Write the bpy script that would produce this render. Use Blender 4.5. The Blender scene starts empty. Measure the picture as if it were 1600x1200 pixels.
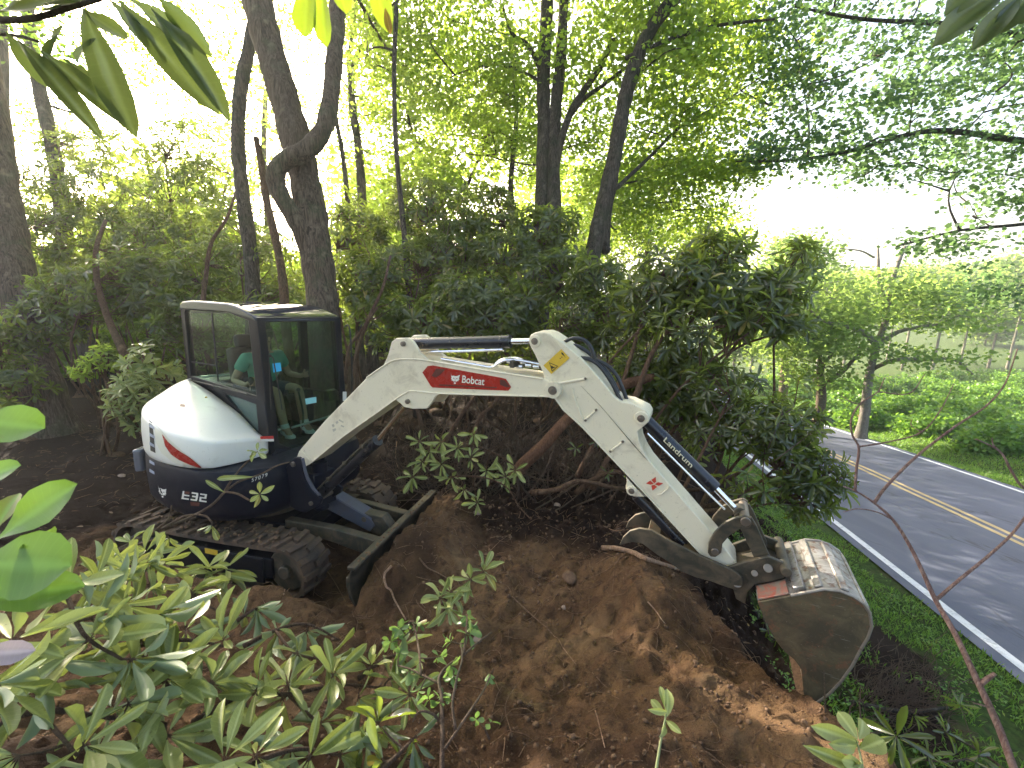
import bpy, bmesh, math, random
import numpy as np
from mathutils import Vector, Matrix
from mathutils.bvhtree import BVHTree
rng = np.random.default_rng(7)
random.seed(7)
SC = bpy.context.scene
COL = SC.collection
R = math.radians

# ---------------------------------------------------------------- camera
FPX, PITCH, ROLL, CH = 665.6, 12.72, -0.8, 2.57
_p, _r = R(PITCH), R(ROLL)
CF = np.array([0, math.cos(_p), -math.sin(_p)])
_U = np.array([0, math.sin(_p), math.cos(_p)]); _R = np.array([1., 0, 0])
CR = _R*math.cos(_r)+_U*math.sin(_r); CU = -_R*math.sin(_r)+_U*math.cos(_r)
CO = np.array([0, 0, CH])
cd = bpy.data.cameras.new('camera'); cam = bpy.data.objects.new('camera', cd); COL.objects.link(cam)
m = Matrix.Identity(4)
for i in range(3):
    m[i][0] = CR[i]; m[i][1] = CU[i]; m[i][2] = -CF[i]; m[i][3] = CO[i]
cam.matrix_world = m
cd.sensor_width = 36; cd.lens = 36*FPX/1600; cd.clip_start = .02; cd.clip_end = 3000
cd.dof.use_dof = True; cd.dof.focus_distance = 3.6; cd.dof.aperture_fstop = 9.0
SC.camera = cam

# ---------------------------------------------------------------- sky and sun
SUN_AZ, SUN_EL = R(-36), R(25)          # azimuth from +Y, clockwise positive
w = bpy.data.worlds.new('World'); SC.world = w; w.use_nodes = True
nt = w.node_tree; nt.nodes.clear()
sky = nt.nodes.new('ShaderNodeTexSky'); sky.sky_type = 'NISHITA'; sky.sun_disc = False
sky.sun_elevation = SUN_EL; sky.sun_rotation = SUN_AZ
sky.dust_density = 6.0; sky.air_density = .8; sky.ozone_density = .3
bg = nt.nodes.new('ShaderNodeBackground'); bg.inputs[1].default_value = 0.15
out = nt.nodes.new('ShaderNodeOutputWorld')
nt.links.new(sky.outputs[0], bg.inputs[0]); nt.links.new(bg.outputs[0], out.inputs[0])
sd = bpy.data.lights.new('sun', 'SUN'); sun = bpy.data.objects.new('sun', sd); COL.objects.link(sun)
sd.energy = 3.6; sd.angle = R(0.6); sd.color = (1.0, .91, .76)
sdir = Vector((math.sin(SUN_AZ)*math.cos(SUN_EL), math.cos(SUN_AZ)*math.cos(SUN_EL), math.sin(SUN_EL)))
sun.rotation_euler = sdir.to_track_quat('Z', 'Y').to_euler()
vs = SC.view_settings; vs.view_transform = 'Standard'; vs.look = 'None'; vs.exposure = 2.42; vs.gamma = 1
SC.render.engine = 'CYCLES'
cy = SC.cycles; cy.max_bounces = 8; cy.diffuse_bounces = 4; cy.glossy_bounces = 3; cy.transmission_bounces = 6
cy.transparent_max_bounces = 8; cy.sample_clamp_indirect = 6; cy.use_denoising = True
cy.volume_bounces = 0
try: cy.denoiser = 'OPENIMAGEDENOISE'
except Exception: pass

# ---------------------------------------------------------------- helpers
def ray(u, v): return CF + CR*(u-800)/FPX - CU*(v-600)/FPX
def D(u, v, d): return CO + ray(u, v)*d              # point at forward depth d
def onplane(u, v, P0, n):
    r_ = ray(u, v); t = np.dot(P0-CO, n)/np.dot(r_, n); return CO + r_*t
def nrm(a):
    a = np.asarray(a, float); return a/max(1e-9, np.linalg.norm(a))
def rz(a): c, s = math.cos(a), math.sin(a); return np.array([[c, -s, 0], [s, c, 0], [0, 0, 1.]])
def ry(a): c, s = math.cos(a), math.sin(a); return np.array([[c, 0, s], [0, 1, 0], [-s, 0, c]])
def rx(a): c, s = math.cos(a), math.sin(a); return np.array([[1, 0, 0], [0, c, -s], [0, s, c]])

def hash3(ix, iy, iz):
    n = (ix*374761393 + iy*668265263 + iz*2147483647 + 1013904223) & 0xFFFFFFFF
    n = ((n ^ (n >> 13))*1274126177) & 0xFFFFFFFF
    n = (n ^ (n >> 16)) & 0xFFFFFFFF
    return n/4294967295.0
def vnoise(x, y, z=0.0):
    x = np.asarray(x, float); y = np.asarray(y, float); z = np.asarray(z, float)+np.zeros_like(x)
    xi = np.floor(x).astype(np.int64); yi = np.floor(y).astype(np.int64); zi = np.floor(z).astype(np.int64)
    fx = x-xi; fy = y-yi; fz = z-zi
    fx = fx*fx*(3-2*fx); fy = fy*fy*(3-2*fy); fz = fz*fz*(3-2*fz)
    r_ = 0
    for a in (0, 1):
        for b in (0, 1):
            for c in (0, 1):
                wgt = (fx if a else 1-fx)*(fy if b else 1-fy)*(fz if c else 1-fz)
                r_ = r_ + wgt*hash3(xi+a, yi+b, zi+c)
    return r_*2-1
def fbm(x, y, z=0.0, o=4, g=.5):
    s = 0; a = 1.
    for i in range(o):
        s = s + a*vnoise(np.asarray(x)*2**i+17.3*i, np.asarray(y)*2**i-9.1*i, np.asarray(z)*2**i+3.7*i); a *= g
    return s
def sstep(a, b, x):
    t = np.clip((np.asarray(x, float)-a)/(b-a), 0, 1); return t*t*(3-2*t)

class MB:
    """collects geometry (world coordinates) for one mesh"""
    def __init__(s): s.v = []; s.f = []; s.n = 0; s.rnd = []
    def add(s, V, F, rnd=0.5):
        V = np.asarray(V, float).reshape(-1, 3)
        s.v.append(V); s.f.append([tuple(int(i)+s.n for i in q) for q in F]); s.n += len(V)
        s.rnd.append(np.full(len(V), rnd)); return s
    def box(s, c, sz, M=None, rnd=.5):
        M = np.eye(3) if M is None else np.asarray(M)
        c = np.asarray(c, float); h = np.asarray(sz, float)/2
        V = np.array([[x, y, z] for x in (-1, 1) for y in (-1, 1) for z in (-1, 1)])*h
        V = V@M.T + c
        return s.add(V, [(0, 1, 3, 2), (4, 6, 7, 5), (0, 4, 5, 1), (2, 3, 7, 6), (0, 2, 6, 4), (1, 5, 7, 3)], rnd)
    def beam(s, a, b, w_, h_, up=(0, 0, 1)):
        a = np.asarray(a, float); b = np.asarray(b, float); d = nrm(b-a)
        sd_ = nrm(np.cross(d, up)); u_ = np.cross(sd_, d)
        return s.box((a+b)/2, (np.linalg.norm(b-a), w_, h_), np.stack([d, sd_, u_], 1))
    def tube(s, P, rad, seg=10, cap=True, rnd=.5):
        P = np.asarray(P, float); n = len(P)
        rad = np.full(n, rad) if np.isscalar(rad) else np.asarray(rad, float)
        T = np.gradient(P, axis=0); T /= np.maximum(1e-9, np.linalg.norm(T, axis=1))[:, None]
        ref = np.array([0, 0, 1.]) if abs(T[0][2]) < .9 else np.array([1., 0, 0])
        N = nrm(np.cross(T[0], ref)); V = []
        an = np.linspace(0, 2*math.pi, seg, endpoint=False)
        for i in range(n):
            N = nrm(N-T[i]*np.dot(N, T[i])); B_ = np.cross(T[i], N)
            V.append(P[i]+rad[i]*(np.outer(np.cos(an), N)+np.outer(np.sin(an), B_)))
        V = np.concatenate(V); F = []
        for i in range(n-1):
            for j in range(seg):
                k = (j+1) % seg; F.append((i*seg+j, i*seg+k, (i+1)*seg+k, (i+1)*seg+j))
        if cap: F.append(tuple(range(seg))[::-1]); F.append(tuple((n-1)*seg+j for j in range(seg)))
        return s.add(V, F, rnd)
    def cyl(s, a, b, r_, r2=None, seg=24): return s.tube([a, b], [r_, r_ if r2 is None else r2], seg)
    def prism(s, P, vec):
        P = np.asarray(P, float); n = len(P); vec = np.asarray(vec, float)
        V = np.concatenate([P, P+vec])
        F = [tuple(range(n)), tuple(range(n, 2*n))[::-1]]+[(j, j+n, (j+1) % n+n, (j+1) % n) for j in range(n)]
        return s.add(V, F)
    def ring(s, A, B, vec):
        A = np.asarray(A, float); B = np.asarray(B, float); n = len(A); vec = np.asarray(vec, float)
        V = np.concatenate([A, B, A+vec, B+vec]); F = []
        for j in range(n):
            k = (j+1) % n
            F += [(j, k, k+n, j+n), (j+2*n, j+3*n, k+3*n, k+2*n), (j, j+2*n, k+2*n, k), (j+n, k+n, k+3*n, j+3*n)]
        return s.add(V, F)
    def loft(s, rings, close=True, cap=True):
        k = len(rings[0]); V = np.concatenate([np.asarray(q, float) for q in rings]); F = []
        for i in range(len(rings)-1):
            for j in range(k if close else k-1):
                l = (j+1) % k; F.append((i*k+j, i*k+l, (i+1)*k+l, (i+1)*k+j))
        if cap and close: F.append(tuple(range(k))[::-1]); F.append(tuple((len(rings)-1)*k+j for j in range(k)))
        return s.add(V, F)
    def ball(s, c, r_, seg=12, rings=8, sc=(1, 1, 1), M=None, rnd=.5):
        V = []; F = []; M = np.eye(3) if M is None else M
        for i in range(rings+1):
            t = math.pi*i/rings
            for j in range(seg):
                a = 2*math.pi*j/seg; V.append((math.sin(t)*math.cos(a)*sc[0], math.sin(t)*math.sin(a)*sc[1], math.cos(t)*sc[2]))
        for i in range(rings):
            for j in range(seg):
                k = (j+1) % seg; F.append((i*seg+j, (i+1)*seg+j, (i+1)*seg+k, i*seg+k))
        return s.add(np.array(V)*r_@np.asarray(M).T+np.asarray(c), F, rnd)

WM = {}                                   # world matrices (numpy) of parents
def mesh_np(name, V, loops, starts, totals, rnd=None, smooth=True, vein=None, sv=None):
    me = bpy.data.meshes.new(name)
    me.vertices.add(len(V)); me.vertices.foreach_set('co', np.asarray(V, np.float32).ravel())
    me.loops.add(len(loops)); me.loops.foreach_set('vertex_index', np.asarray(loops, np.int32))
    me.polygons.add(len(starts)); me.polygons.foreach_set('loop_start', np.asarray(starts, np.int32))
    me.polygons.foreach_set('loop_total', np.asarray(totals, np.int32))
    if smooth: me.polygons.foreach_set('use_smooth', np.ones(len(starts), bool))
    me.update(calc_edges=True)
    if rnd is not None:
        at = me.attributes.new('rnd', 'FLOAT', 'POINT'); at.data.foreach_set('value', np.asarray(rnd, np.float32))
    if vein is not None:
        at = me.attributes.new('vein', 'FLOAT', 'POINT'); at.data.foreach_set('value', np.asarray(vein, np.float32))
    if sv is not None:
        at = me.attributes.new('sidevein', 'FLOAT', 'POINT'); at.data.foreach_set('value', np.asarray(sv, np.float32))
    return me
def base_matrix(V):
    lo = V.min(0); hi = V.max(0); o = np.array([(lo[0]+hi[0])/2, (lo[1]+hi[1])/2, lo[2]])
    M = np.eye(4); M[:3, 3] = o; return M
def place(me, name, V, parent, mats):
    o = bpy.data.objects.new(name, me); COL.objects.link(o)
    for q in (mats if isinstance(mats, (list, tuple)) else [mats]): me.materials.append(q)
    if parent is not None:
        o.parent = parent; WM[o.name] = WM[parent.name]
    return o
def obj(name, mb, mat, parent=None, bevel=0, smooth=None, subsurf=0, label=None, cat=None, group=None, kind=None, seg=2):
    V = np.concatenate(mb.v); rn = np.concatenate(mb.rnd)
    M = WM[parent.name] if parent is not None else base_matrix(V)
    Vl = (V-M[:3, 3])@M[:3, :3]           # inverse of rigid transform
    F = [q for g in mb.f for q in g]
    tot = np.array([len(q) for q in F]); st = np.concatenate([[0], np.cumsum(tot)[:-1]])
    me = mesh_np(name, Vl, np.array([i for q in F for i in q]), st, tot, rn, smooth=True)
    if smooth is not None and smooth is not True:
        me.set_sharp_from_angle(angle=R(smooth))
    elif smooth is None: me.set_sharp_from_angle(angle=R(35))
    o = place(me, name, V, parent, mat)
    if parent is None: o.matrix_world = Matrix(M.tolist())
    WM[o.name] = M
    if subsurf:
        q = o.modifiers.new('s', 'SUBSURF'); q.levels = subsurf; q.render_levels = subsurf
    if bevel:
        q = o.modifiers.new('b', 'BEVEL'); q.width = bevel; q.segments = seg; q.limit_method = 'ANGLE'; q.angle_limit = R(35)
    tag(o, label, cat, group, kind); return o
def tag(o, label=None, cat=None, group=None, kind=None):
    if label: o['label'] = label
    if cat: o['category'] = cat
    if group: o['group'] = group
    if kind: o['kind'] = kind
    return o
def thing(name, label, cat, loc, rot=None, group=None):
    o = bpy.data.objects.new(name, None); COL.objects.link(o); o.empty_display_size = .2
    M = np.eye(4); M[:3, 3] = loc
    if rot is not None: M[:3, :3] = rot
    o.matrix_world = Matrix(M.tolist()); WM[o.name] = M
    return tag(o, label, cat, group)

# ---------------------------------------------------------------- materials
def newmat(name):
    q = bpy.data.materials.new(name); q.use_nodes = True; n = q.node_tree.nodes; n.clear()
    return q, q.node_tree, n, q.node_tree.links
def mixrgb(nt_, a, b, f, t='MIX'):
    x = nt_.nodes.new('ShaderNodeMix'); x.data_type = 'RGBA'; x.blend_type = t
    for i, val in ((6, a), (7, b)):
        if isinstance(val, (tuple, list)): x.inputs[i].default_value = (*val[:3], 1)
        else: nt_.links.new(val, x.inputs[i])
    if isinstance(f, (int, float)): x.inputs[0].default_value = f
    else: nt_.links.new(f, x.inputs[0])
    return x.outputs[2]
def noise(nt_, scale, detail=4, rough=.6, vec=None, dist=0):
    x = nt_.nodes.new('ShaderNodeTexNoise'); x.inputs['Scale'].default_value = scale
    x.inputs['Detail'].default_value = detail; x.inputs['Roughness'].default_value = rough; x.inputs['Distortion'].default_value = dist
    if vec is None:
        tc = nt_.nodes.new('ShaderNodeTexCoord'); vec = tc.outputs['Object']
    nt_.links.new(vec, x.inputs['Vector']); return x.outputs['Fac']
def ramp(nt_, f, a, b, lo=0., hi=1.):
    x = nt_.nodes.new('ShaderNodeMapRange'); x.inputs[1].default_value = a; x.inputs[2].default_value = b
    x.inputs[3].default_value = lo; x.inputs[4].default_value = hi; x.clamp = True
    nt_.links.new(f, x.inputs[0]); return x.outputs[0]
def math_(nt_, op, a, b=0.):
    x = nt_.nodes.new('ShaderNodeMath'); x.operation = op
    for i, v_ in ((0, a), (1, b)):
        if isinstance(v_, (int, float)): x.inputs[i].default_value = v_
        else: nt_.links.new(v_, x.inputs[i])
    return x.outputs[0]
def bump(nt_, h, strength=.4, dist=.01):
    x = nt_.nodes.new('ShaderNodeBump'); x.inputs['Strength'].default_value = strength; x.inputs['Distance'].default_value = dist
    nt_.links.new(h, x.inputs['Height']); return x.outputs[0]
def finish(nt_, base, rough=.5, metal=0., normal=None, coat=0., spec=.5, rough_sock=None):
    p_ = nt_.nodes.new('ShaderNodeBsdfPrincipled'); o_ = nt_.nodes.new('ShaderNodeOutputMaterial')
    if isinstance(base, (tuple, list)): p_.inputs['Base Color'].default_value = (*base[:3], 1)
    else: nt_.links.new(base, p_.inputs['Base Color'])
    p_.inputs['Roughness'].default_value = rough; p_.inputs['Metallic'].default_value = metal
    p_.inputs['Coat Weight'].default_value = coat; p_.inputs['Coat Roughness'].default_value = .08
    p_.inputs['Specular IOR Level'].default_value = spec
    if rough_sock is not None: nt_.links.new(rough_sock, p_.inputs['Roughness'])
    if normal is not None: nt_.links.new(normal, p_.inputs['Normal'])
    nt_.links.new(p_.outputs[0], o_.inputs[0]); return p_
def dirty(name, col, dirt, amt=.5, rough=.4, metal=0., coat=0., scale=9., specks=True, lo=.5, hi=.75, bmp=0., spec=.5):
    q, t, n, l = newmat(name)
    f1 = noise(t, scale, 8, .7, dist=.6); f2 = noise(t, scale*9, 4, .7)
    msk = ramp(t, f1, lo, hi, 0, amt)
    if specks:
        s2 = ramp(t, f2, .62, .72, 0, amt*.8); msk = math_(t, 'MAXIMUM', msk, s2)
    c = mixrgb(t, col, dirt, msk)
    rs = ramp(t, f1, .3, .8, rough*.8, min(1, rough*1.5))
    finish(t, c, rough, metal, bump(t, f2, bmp, .003) if bmp else None, coat, spec=spec, rough_sock=rs); return q
def leafmat(name, c_lo, c_hi, trans, tf=.45, rough=.38, spec=.5, under=None, vein=False, spots=0.):
    """green leaf: glossy upper side, light coming through the blade"""
    q, t, n, l = newmat(name)
    at = n.new('ShaderNodeAttribute'); at.attribute_name = 'rnd'
    c = mixrgb(t, c_lo, c_hi, at.outputs['Fac'])
    tr = mixrgb(t, tuple(x*.7 for x in trans), trans, at.outputs['Fac'])
    if spots:
        f = noise(t, 55, 3, .6); mk = ramp(t, f, .64, .72, 0, spots)
        c = mixrgb(t, c, (.10, .06, .02), mk)
    dd_ = mixrgb(t, (.30, .24, .05), (.22, .10, .03), noise(t, 7, 2, .5)); c = mixrgb(t, c, dd_, ramp(t, at.outputs['Fac'], .968, .985, 0, .85))
    a3 = n.new('ShaderNodeAttribute'); a3.attribute_name = 'sidevein'; sv = ramp(t, math_(t, 'SINE', a3.outputs['Fac']), .80, 1., 0, .16); c = mixrgb(t, c, tuple(min(1, x*1.5+.02) for x in c_hi), sv)
    av = n.new('ShaderNodeAttribute'); av.attribute_name = 'vein'
    c = mixrgb(t, c, tuple(min(1, x*1.5+.03) for x in c_hi), ramp(t, av.outputs['Fac'], .72, .95, 0, .7))
    if under:
        ge = n.new('ShaderNodeNewGeometry'); c = mixrgb(t, c, under, ge.outputs['Backfacing'])
    p_ = n.new('ShaderNodeBsdfPrincipled'); p_.inputs['Roughness'].default_value = rough; p_.inputs['Specular IOR Level'].default_value = spec
    l.new(c, p_.inputs['Base Color'])
    tb = n.new('ShaderNodeBsdfTranslucent'); l.new(tr, tb.inputs['Color'])
    mx = n.new('ShaderNodeMixShader'); mx.inputs[0].default_value = tf
    l.new(p_.outputs[0], mx.inputs[1]); l.new(tb.outputs[0], mx.inputs[2])
    o_ = n.new('ShaderNodeOutputMaterial'); l.new(mx.outputs[0], o_.inputs[0]); return q
def barkmat(name, a, b, moss=None, scale=14., ms=.5):
    q, t, n, l = newmat(name)
    tc = n.new('ShaderNodeTexCoord'); mp = n.new('ShaderNodeMapping'); mp.inputs['Scale'].default_value = (1.6, 1.6, .16)
    l.new(tc.outputs['Object'], mp.inputs[0])
    f = noise(t, scale, 8, .78, mp.outputs[0], 1.6); f2 = noise(t, 3., 5, .6)
    c = mixrgb(t, a, b, ramp(t, f, .42, .60))
    if moss: c = mixrgb(t, c, moss, ramp(t, f2, .5, .62, 0, ms))
    f3 = noise(t, 6., 3, .5); c = mixrgb(t, c, tuple(min(1, x*1.9) for x in b), ramp(t, f3, .6, .75, 0, .5))
    finish(t, c, .95, normal=bump(t, f, 1.0, .06), spec=.2); return q
MT = {}
MT['cream'] = dirty('cream_paint', (.70, .63, .475), (.24, .17, .10), .75, .36, coat=.12, scale=5, lo=.53, hi=.80)
MT['white'] = dirty('white_hood_paint', (.68, .665, .59), (.25, .2, .13), .40, .36, coat=.15, scale=4, lo=.58, hi=.9)
MT['black'] = dirty('black_paint', (.009, .010, .014), (.06, .042, .028), .5, .34, scale=6, lo=.55, hi=.85, spec=.14)
MT['navy'] = dirty('navy_black_paint', (.006, .008, .017), (.035, .026, .018), .45, .42, spec=.18, scale=5, lo=.52, hi=.85)
MT['cylinder'] = dirty('cylinder_black', (.009, .011, .017), (.05, .045, .04), .4, .28, coat=.1, scale=7)
MT['chrome'] = dirty('chrome_rod', (.75, .75, .76), (.35, .3, .25), .3, .16, metal=1., scale=12)
MT['steel'] = dirty('worn_steel', (.05, .047, .035), (.20, .145, .09), .75, .55, metal=.35, scale=8, lo=.42, hi=.7, bmp=.4)
MT['pin'] = dirty('greasy_pin', (.19, .165, .14), (.32, .22, .16), .7, .4, metal=.7, scale=30)
MT['rubber'] = dirty('muddy_rubber', (.020, .018, .017), (.11, .068, .04), .95, .85, scale=7, lo=.30, hi=.60, bmp=.5)
MT['hose'] = dirty('hose_rubber', (.014, .015, .018), (.06, .05, .045), .4, .35)
MT['grey'] = dirty('grey_guard', (.06, .068, .095), (.09, .065, .045), .6, .5, scale=9)
MT['red'] = dirty('red_plastic', (.34, .022, .015), (.08, .02, .015), .4, .25, coat=.4, scale=14)
MT['redd'] = dirty('dark_red_vinyl', (.09, .022, .015), (.04, .015, .01), .4, .4)
MT['yellow'] = dirty('yellow_sticker', (.62, .40, .03), (.3, .2, .05), .4, .5, scale=20)
MT['ink'] = dirty('black_ink', (.02, .018, .015), (.05, .04, .03), .3, .6)
MT['letter'] = dirty('white_lettering', (.72, .70, .62), (.35, .3, .22), .4, .5, scale=20)
MT['seat'] = dirty('seat_vinyl', (.02, .02, .022), (.05, .045, .04), .4, .6)
MT['cyan'] = dirty('cyan_card', (.03, .42, .75), (.02, .3, .5), .2, .6)
MT['teal'] = dirty('pale_teal_card', (.28, .62, .62), (.2, .4, .4), .2, .6)
MT['interior'] = dirty('dark_trim', (.016, .017, .02), (.04, .035, .03), .5, .6)
def _bucket():
    q, t, n, l = newmat('bucket_steel')
    f = noise(t, 5, 8, .7, dist=1.); g = noise(t, 16, 6, .75, dist=.4); h = noise(t, 90, 3, .6)
    c = mixrgb(t, (.135, .105, .058), (.070, .056, .034), ramp(t, f, .40, .60))
    c = mixrgb(t, c, (.19, .085, .045), ramp(t, g, .54, .66, 0, .85))
    mp = n.new('ShaderNodeMapping'); mp.inputs['Scale'].default_value = (3, 3, 40); mp.inputs['Rotation'].default_value = (.5, .4, 0)
    tcx = n.new('ShaderNodeTexCoord'); l.new(tcx.outputs['Object'], mp.inputs[0]); sc_ = noise(t, 2.2, 4, .6, mp.outputs[0]); c = mixrgb(t, c, (.26, .24, .20), ramp(t, sc_, .64, .70, 0, .55))
    c = mixrgb(t, c, (.28, .22, .15), ramp(t, h, .66, .74, 0, .6))
    finish(t, c, .6, .25, bump(t, g, .35, .006)); return q
MT['bucket'] = _bucket()
def _shell():
    q, t, n, l = newmat('bucket_shell')
    f = noise(t, 7, 8, .75, dist=1.2); g = noise(t, 22, 5, .7)
    c = mixrgb(t, (.20, .185, .165), (.42, .39, .36), ramp(t, f, .4, .62))
    c = mixrgb(t, c, (.13, .06, .035), ramp(t, g, .52, .64, 0, .9))
    finish(t, c, .45, .5, bump(t, g, .4, .005)); return q
MT['shell'] = _shell()
MT['redworn'] = dirty('worn_red_paint', (.42, .10, .06), (.22, .19, .15), .95, .5, scale=12, lo=.42, hi=.58)
def _glass(name, tint, refl=1.0):
    q, t, n, l = newmat(name)
    a = n.new('ShaderNodeBsdfTransparent'); a.inputs[0].default_value = (*tint, 1)
    b = n.new('ShaderNodeBsdfGlossy'); b.inputs[0].default_value = (1, 1, 1, 1); b.inputs['Roughness'].default_value = .015
    fr = n.new('ShaderNodeLayerWeight'); fr.inputs[0].default_value = .5; fo_ = math_(t, 'ADD', math_(t, 'MULTIPLY', math_(t, 'POWER', fr.outputs['Facing'], 4.0), .9), .04)
    f = noise(t, 3.5, 5, .65); dd = n.new('ShaderNodeBsdfDiffuse'); dd.inputs[0].default_value = (.45, .45, .4, 1)
    k = math_(t, 'MULTIPLY', fo_, refl*.55)
    mx = n.new('ShaderNodeMixShader'); l.new(k, mx.inputs[0]); l.new(a.outputs[0], mx.inputs[1]); l.new(b.outputs[0], mx.inputs[2])
    m2 = n.new('ShaderNodeMixShader'); l.new(ramp(t, f, .45, .8, .0, .02), m2.inputs[0]); l.new(mx.outputs[0], m2.inputs[1]); l.new(dd.outputs[0], m2.inputs[2])
    o_ = n.new('ShaderNodeOutputMaterial'); l.new(m2.outputs[0], o_.inputs[0]); return q
MT['glass_dark'] = _glass('windshield_glass', (.66, .78, .72), 1.1)
MT['glass'] = _glass('tinted_glass', (.78, .88, .83), .7)
def _pale():
    q, t, n, l = newmat('pale_glass'); a = n.new('ShaderNodeBsdfTransparent'); a.inputs[0].default_value = (.6, .72, .66, 1)
    b = n.new('ShaderNodeBsdfPrincipled'); b.inputs['Base Color'].default_value = (.16, .22, .19, 1); b.inputs['Roughness'].default_value = .12
    mx = n.new('ShaderNodeMixShader'); mx.inputs[0].default_value = .6; l.new(a.outputs[0], mx.inputs[1]); l.new(b.outputs[0], mx.inputs[2])
    o_ = n.new('ShaderNodeOutputMaterial'); l.new(mx.outputs[0], o_.inputs[0]); return q
MT['glass_pale'] = _pale()
def _skin():
    q, t, n, l = newmat('skin'); f = noise(t, 20, 3, .5)
    p_ = finish(t, mixrgb(t, (.36, .20, .13), (.44, .26, .17), f), .5); p_.inputs['Subsurface Weight'].default_value = .1
    p_.inputs['Subsurface Radius'].default_value = (.02, .008, .004); return q
MT['skin'] = _skin()
MT['shirt'] = dirty('green_shirt', (.10, .33, .25), (.07, .25, .18), .5, .85, scale=10, specks=False)
MT['hair'] = dirty('dark_hair', (.012, .010, .009), (.03, .022, .018), .5, .5, scale=60)
MT['shorts'] = dirty('dark_cloth', (.03, .035, .05), (.05, .05, .05), .5, .9)
MT['shoe'] = dirty('pale_sock', (.6, .6, .6), (.3, .25, .2), .5, .8)
# vegetation
MT['rhodo'] = leafmat('rhododendron_leaf', (.018, .030, .008), (.070, .088, .024), (.42, .54, .06), .40, .21, .8, under=(.10, .13, .065))
MT['rhodo_cut'] = leafmat('cut_rhododendron_leaf', (.14, .18, .045), (.36, .38, .135), (.32, .38, .07), .28, .36, .5, under=(.20, .26, .14), spots=.7)
MT['near_bright'] = leafmat('bright_near_leaf', (.08, .17, .02), (.15, .27, .045), (.22, .38, .04), .36, .30, .5, under=(.2, .28, .08), spots=.3)
MT['rhodo_near'] = leafmat('near_green_leaf', (.045, .065, .02), (.09, .115, .035), (.15, .20, .045), .30, .30, .5, under=(.10, .17, .05), spots=.4)
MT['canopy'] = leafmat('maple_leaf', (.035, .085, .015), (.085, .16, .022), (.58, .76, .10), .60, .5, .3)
MT['canopy_far'] = leafmat('far_leaf', (.04, .09, .02), (.09, .15, .035), (.46, .64, .14), .55, .5, .3)
MT['canopy_b'] = leafmat('oak_leaf', (.03, .075, .018), (.07, .13, .025), (.28, .46, .05), .52, .5, .3)
MT['canopy_c'] = leafmat('dark_bluish_leaf', (.025, .06, .025), (.05, .10, .04), (.24, .40, .13), .54, .45, .4)  # darker, bluer green of the overhanging roadside tree
MT['yellowgreen'] = leafmat('yellow_green_leaf', (.10, .18, .01), (.17, .27, .02), (.42, .56, .03), .5, .35, .4)
MT['autumn'] = leafmat('browning_leaf', (.28, .15, .02), (.42, .26, .04), (.6, .35, .04), .3, .5, .3)
MT['weed'] = leafmat('weed_leaf', (.06, .15, .02), (.15, .27, .045), (.32, .55, .06), .42, .45, .4)
MT['sapling'] = leafmat('sapling_leaf', (.09, .16, .045), (.17, .25, .08), (.26, .42, .08), .38, .4, .5)
MT['bark'] = barkmat('grey_bark', (.062, .044, .032), (.23, .165, .12), (.09, .105, .055))
MT['bark_dark'] = barkmat('dark_bark', (.040, .032, .027), (.15, .12, .095), (.05, .062, .035))
MT['bark_brown'] = barkmat('brown_bark', (.09, .05, .03), (.22, .13, .08), (.10, .10, .05), 22, .3)
MT['bark_orange'] = barkmat('peeled_bark', (.14, .065, .035), (.28, .15, .09), None, 26)
MT['twig'] = barkmat('twig', (.10, .065, .045), (.22, .15, .11), (.12, .13, .08), 60, .4)
MT['twig_red'] = barkmat('reddish_twig', (.26, .15, .13), (.46, .32, .29), None, 60)
MT['stem_green'] = dirty('green_stem', (.17, .20, .08), (.2, .14, .08), .6, .5, scale=20)
MT['wood'] = barkmat('broken_wood', (.42, .24, .14), (.75, .52, .36), None, 40)
MT['root'] = barkmat('root', (.22, .13, .075), (.46, .30, .19), None, 50)
MT['blue'] = dirty('blue_berry', (.16, .24, .45), (.1, .15, .3), .3, .4)
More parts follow.
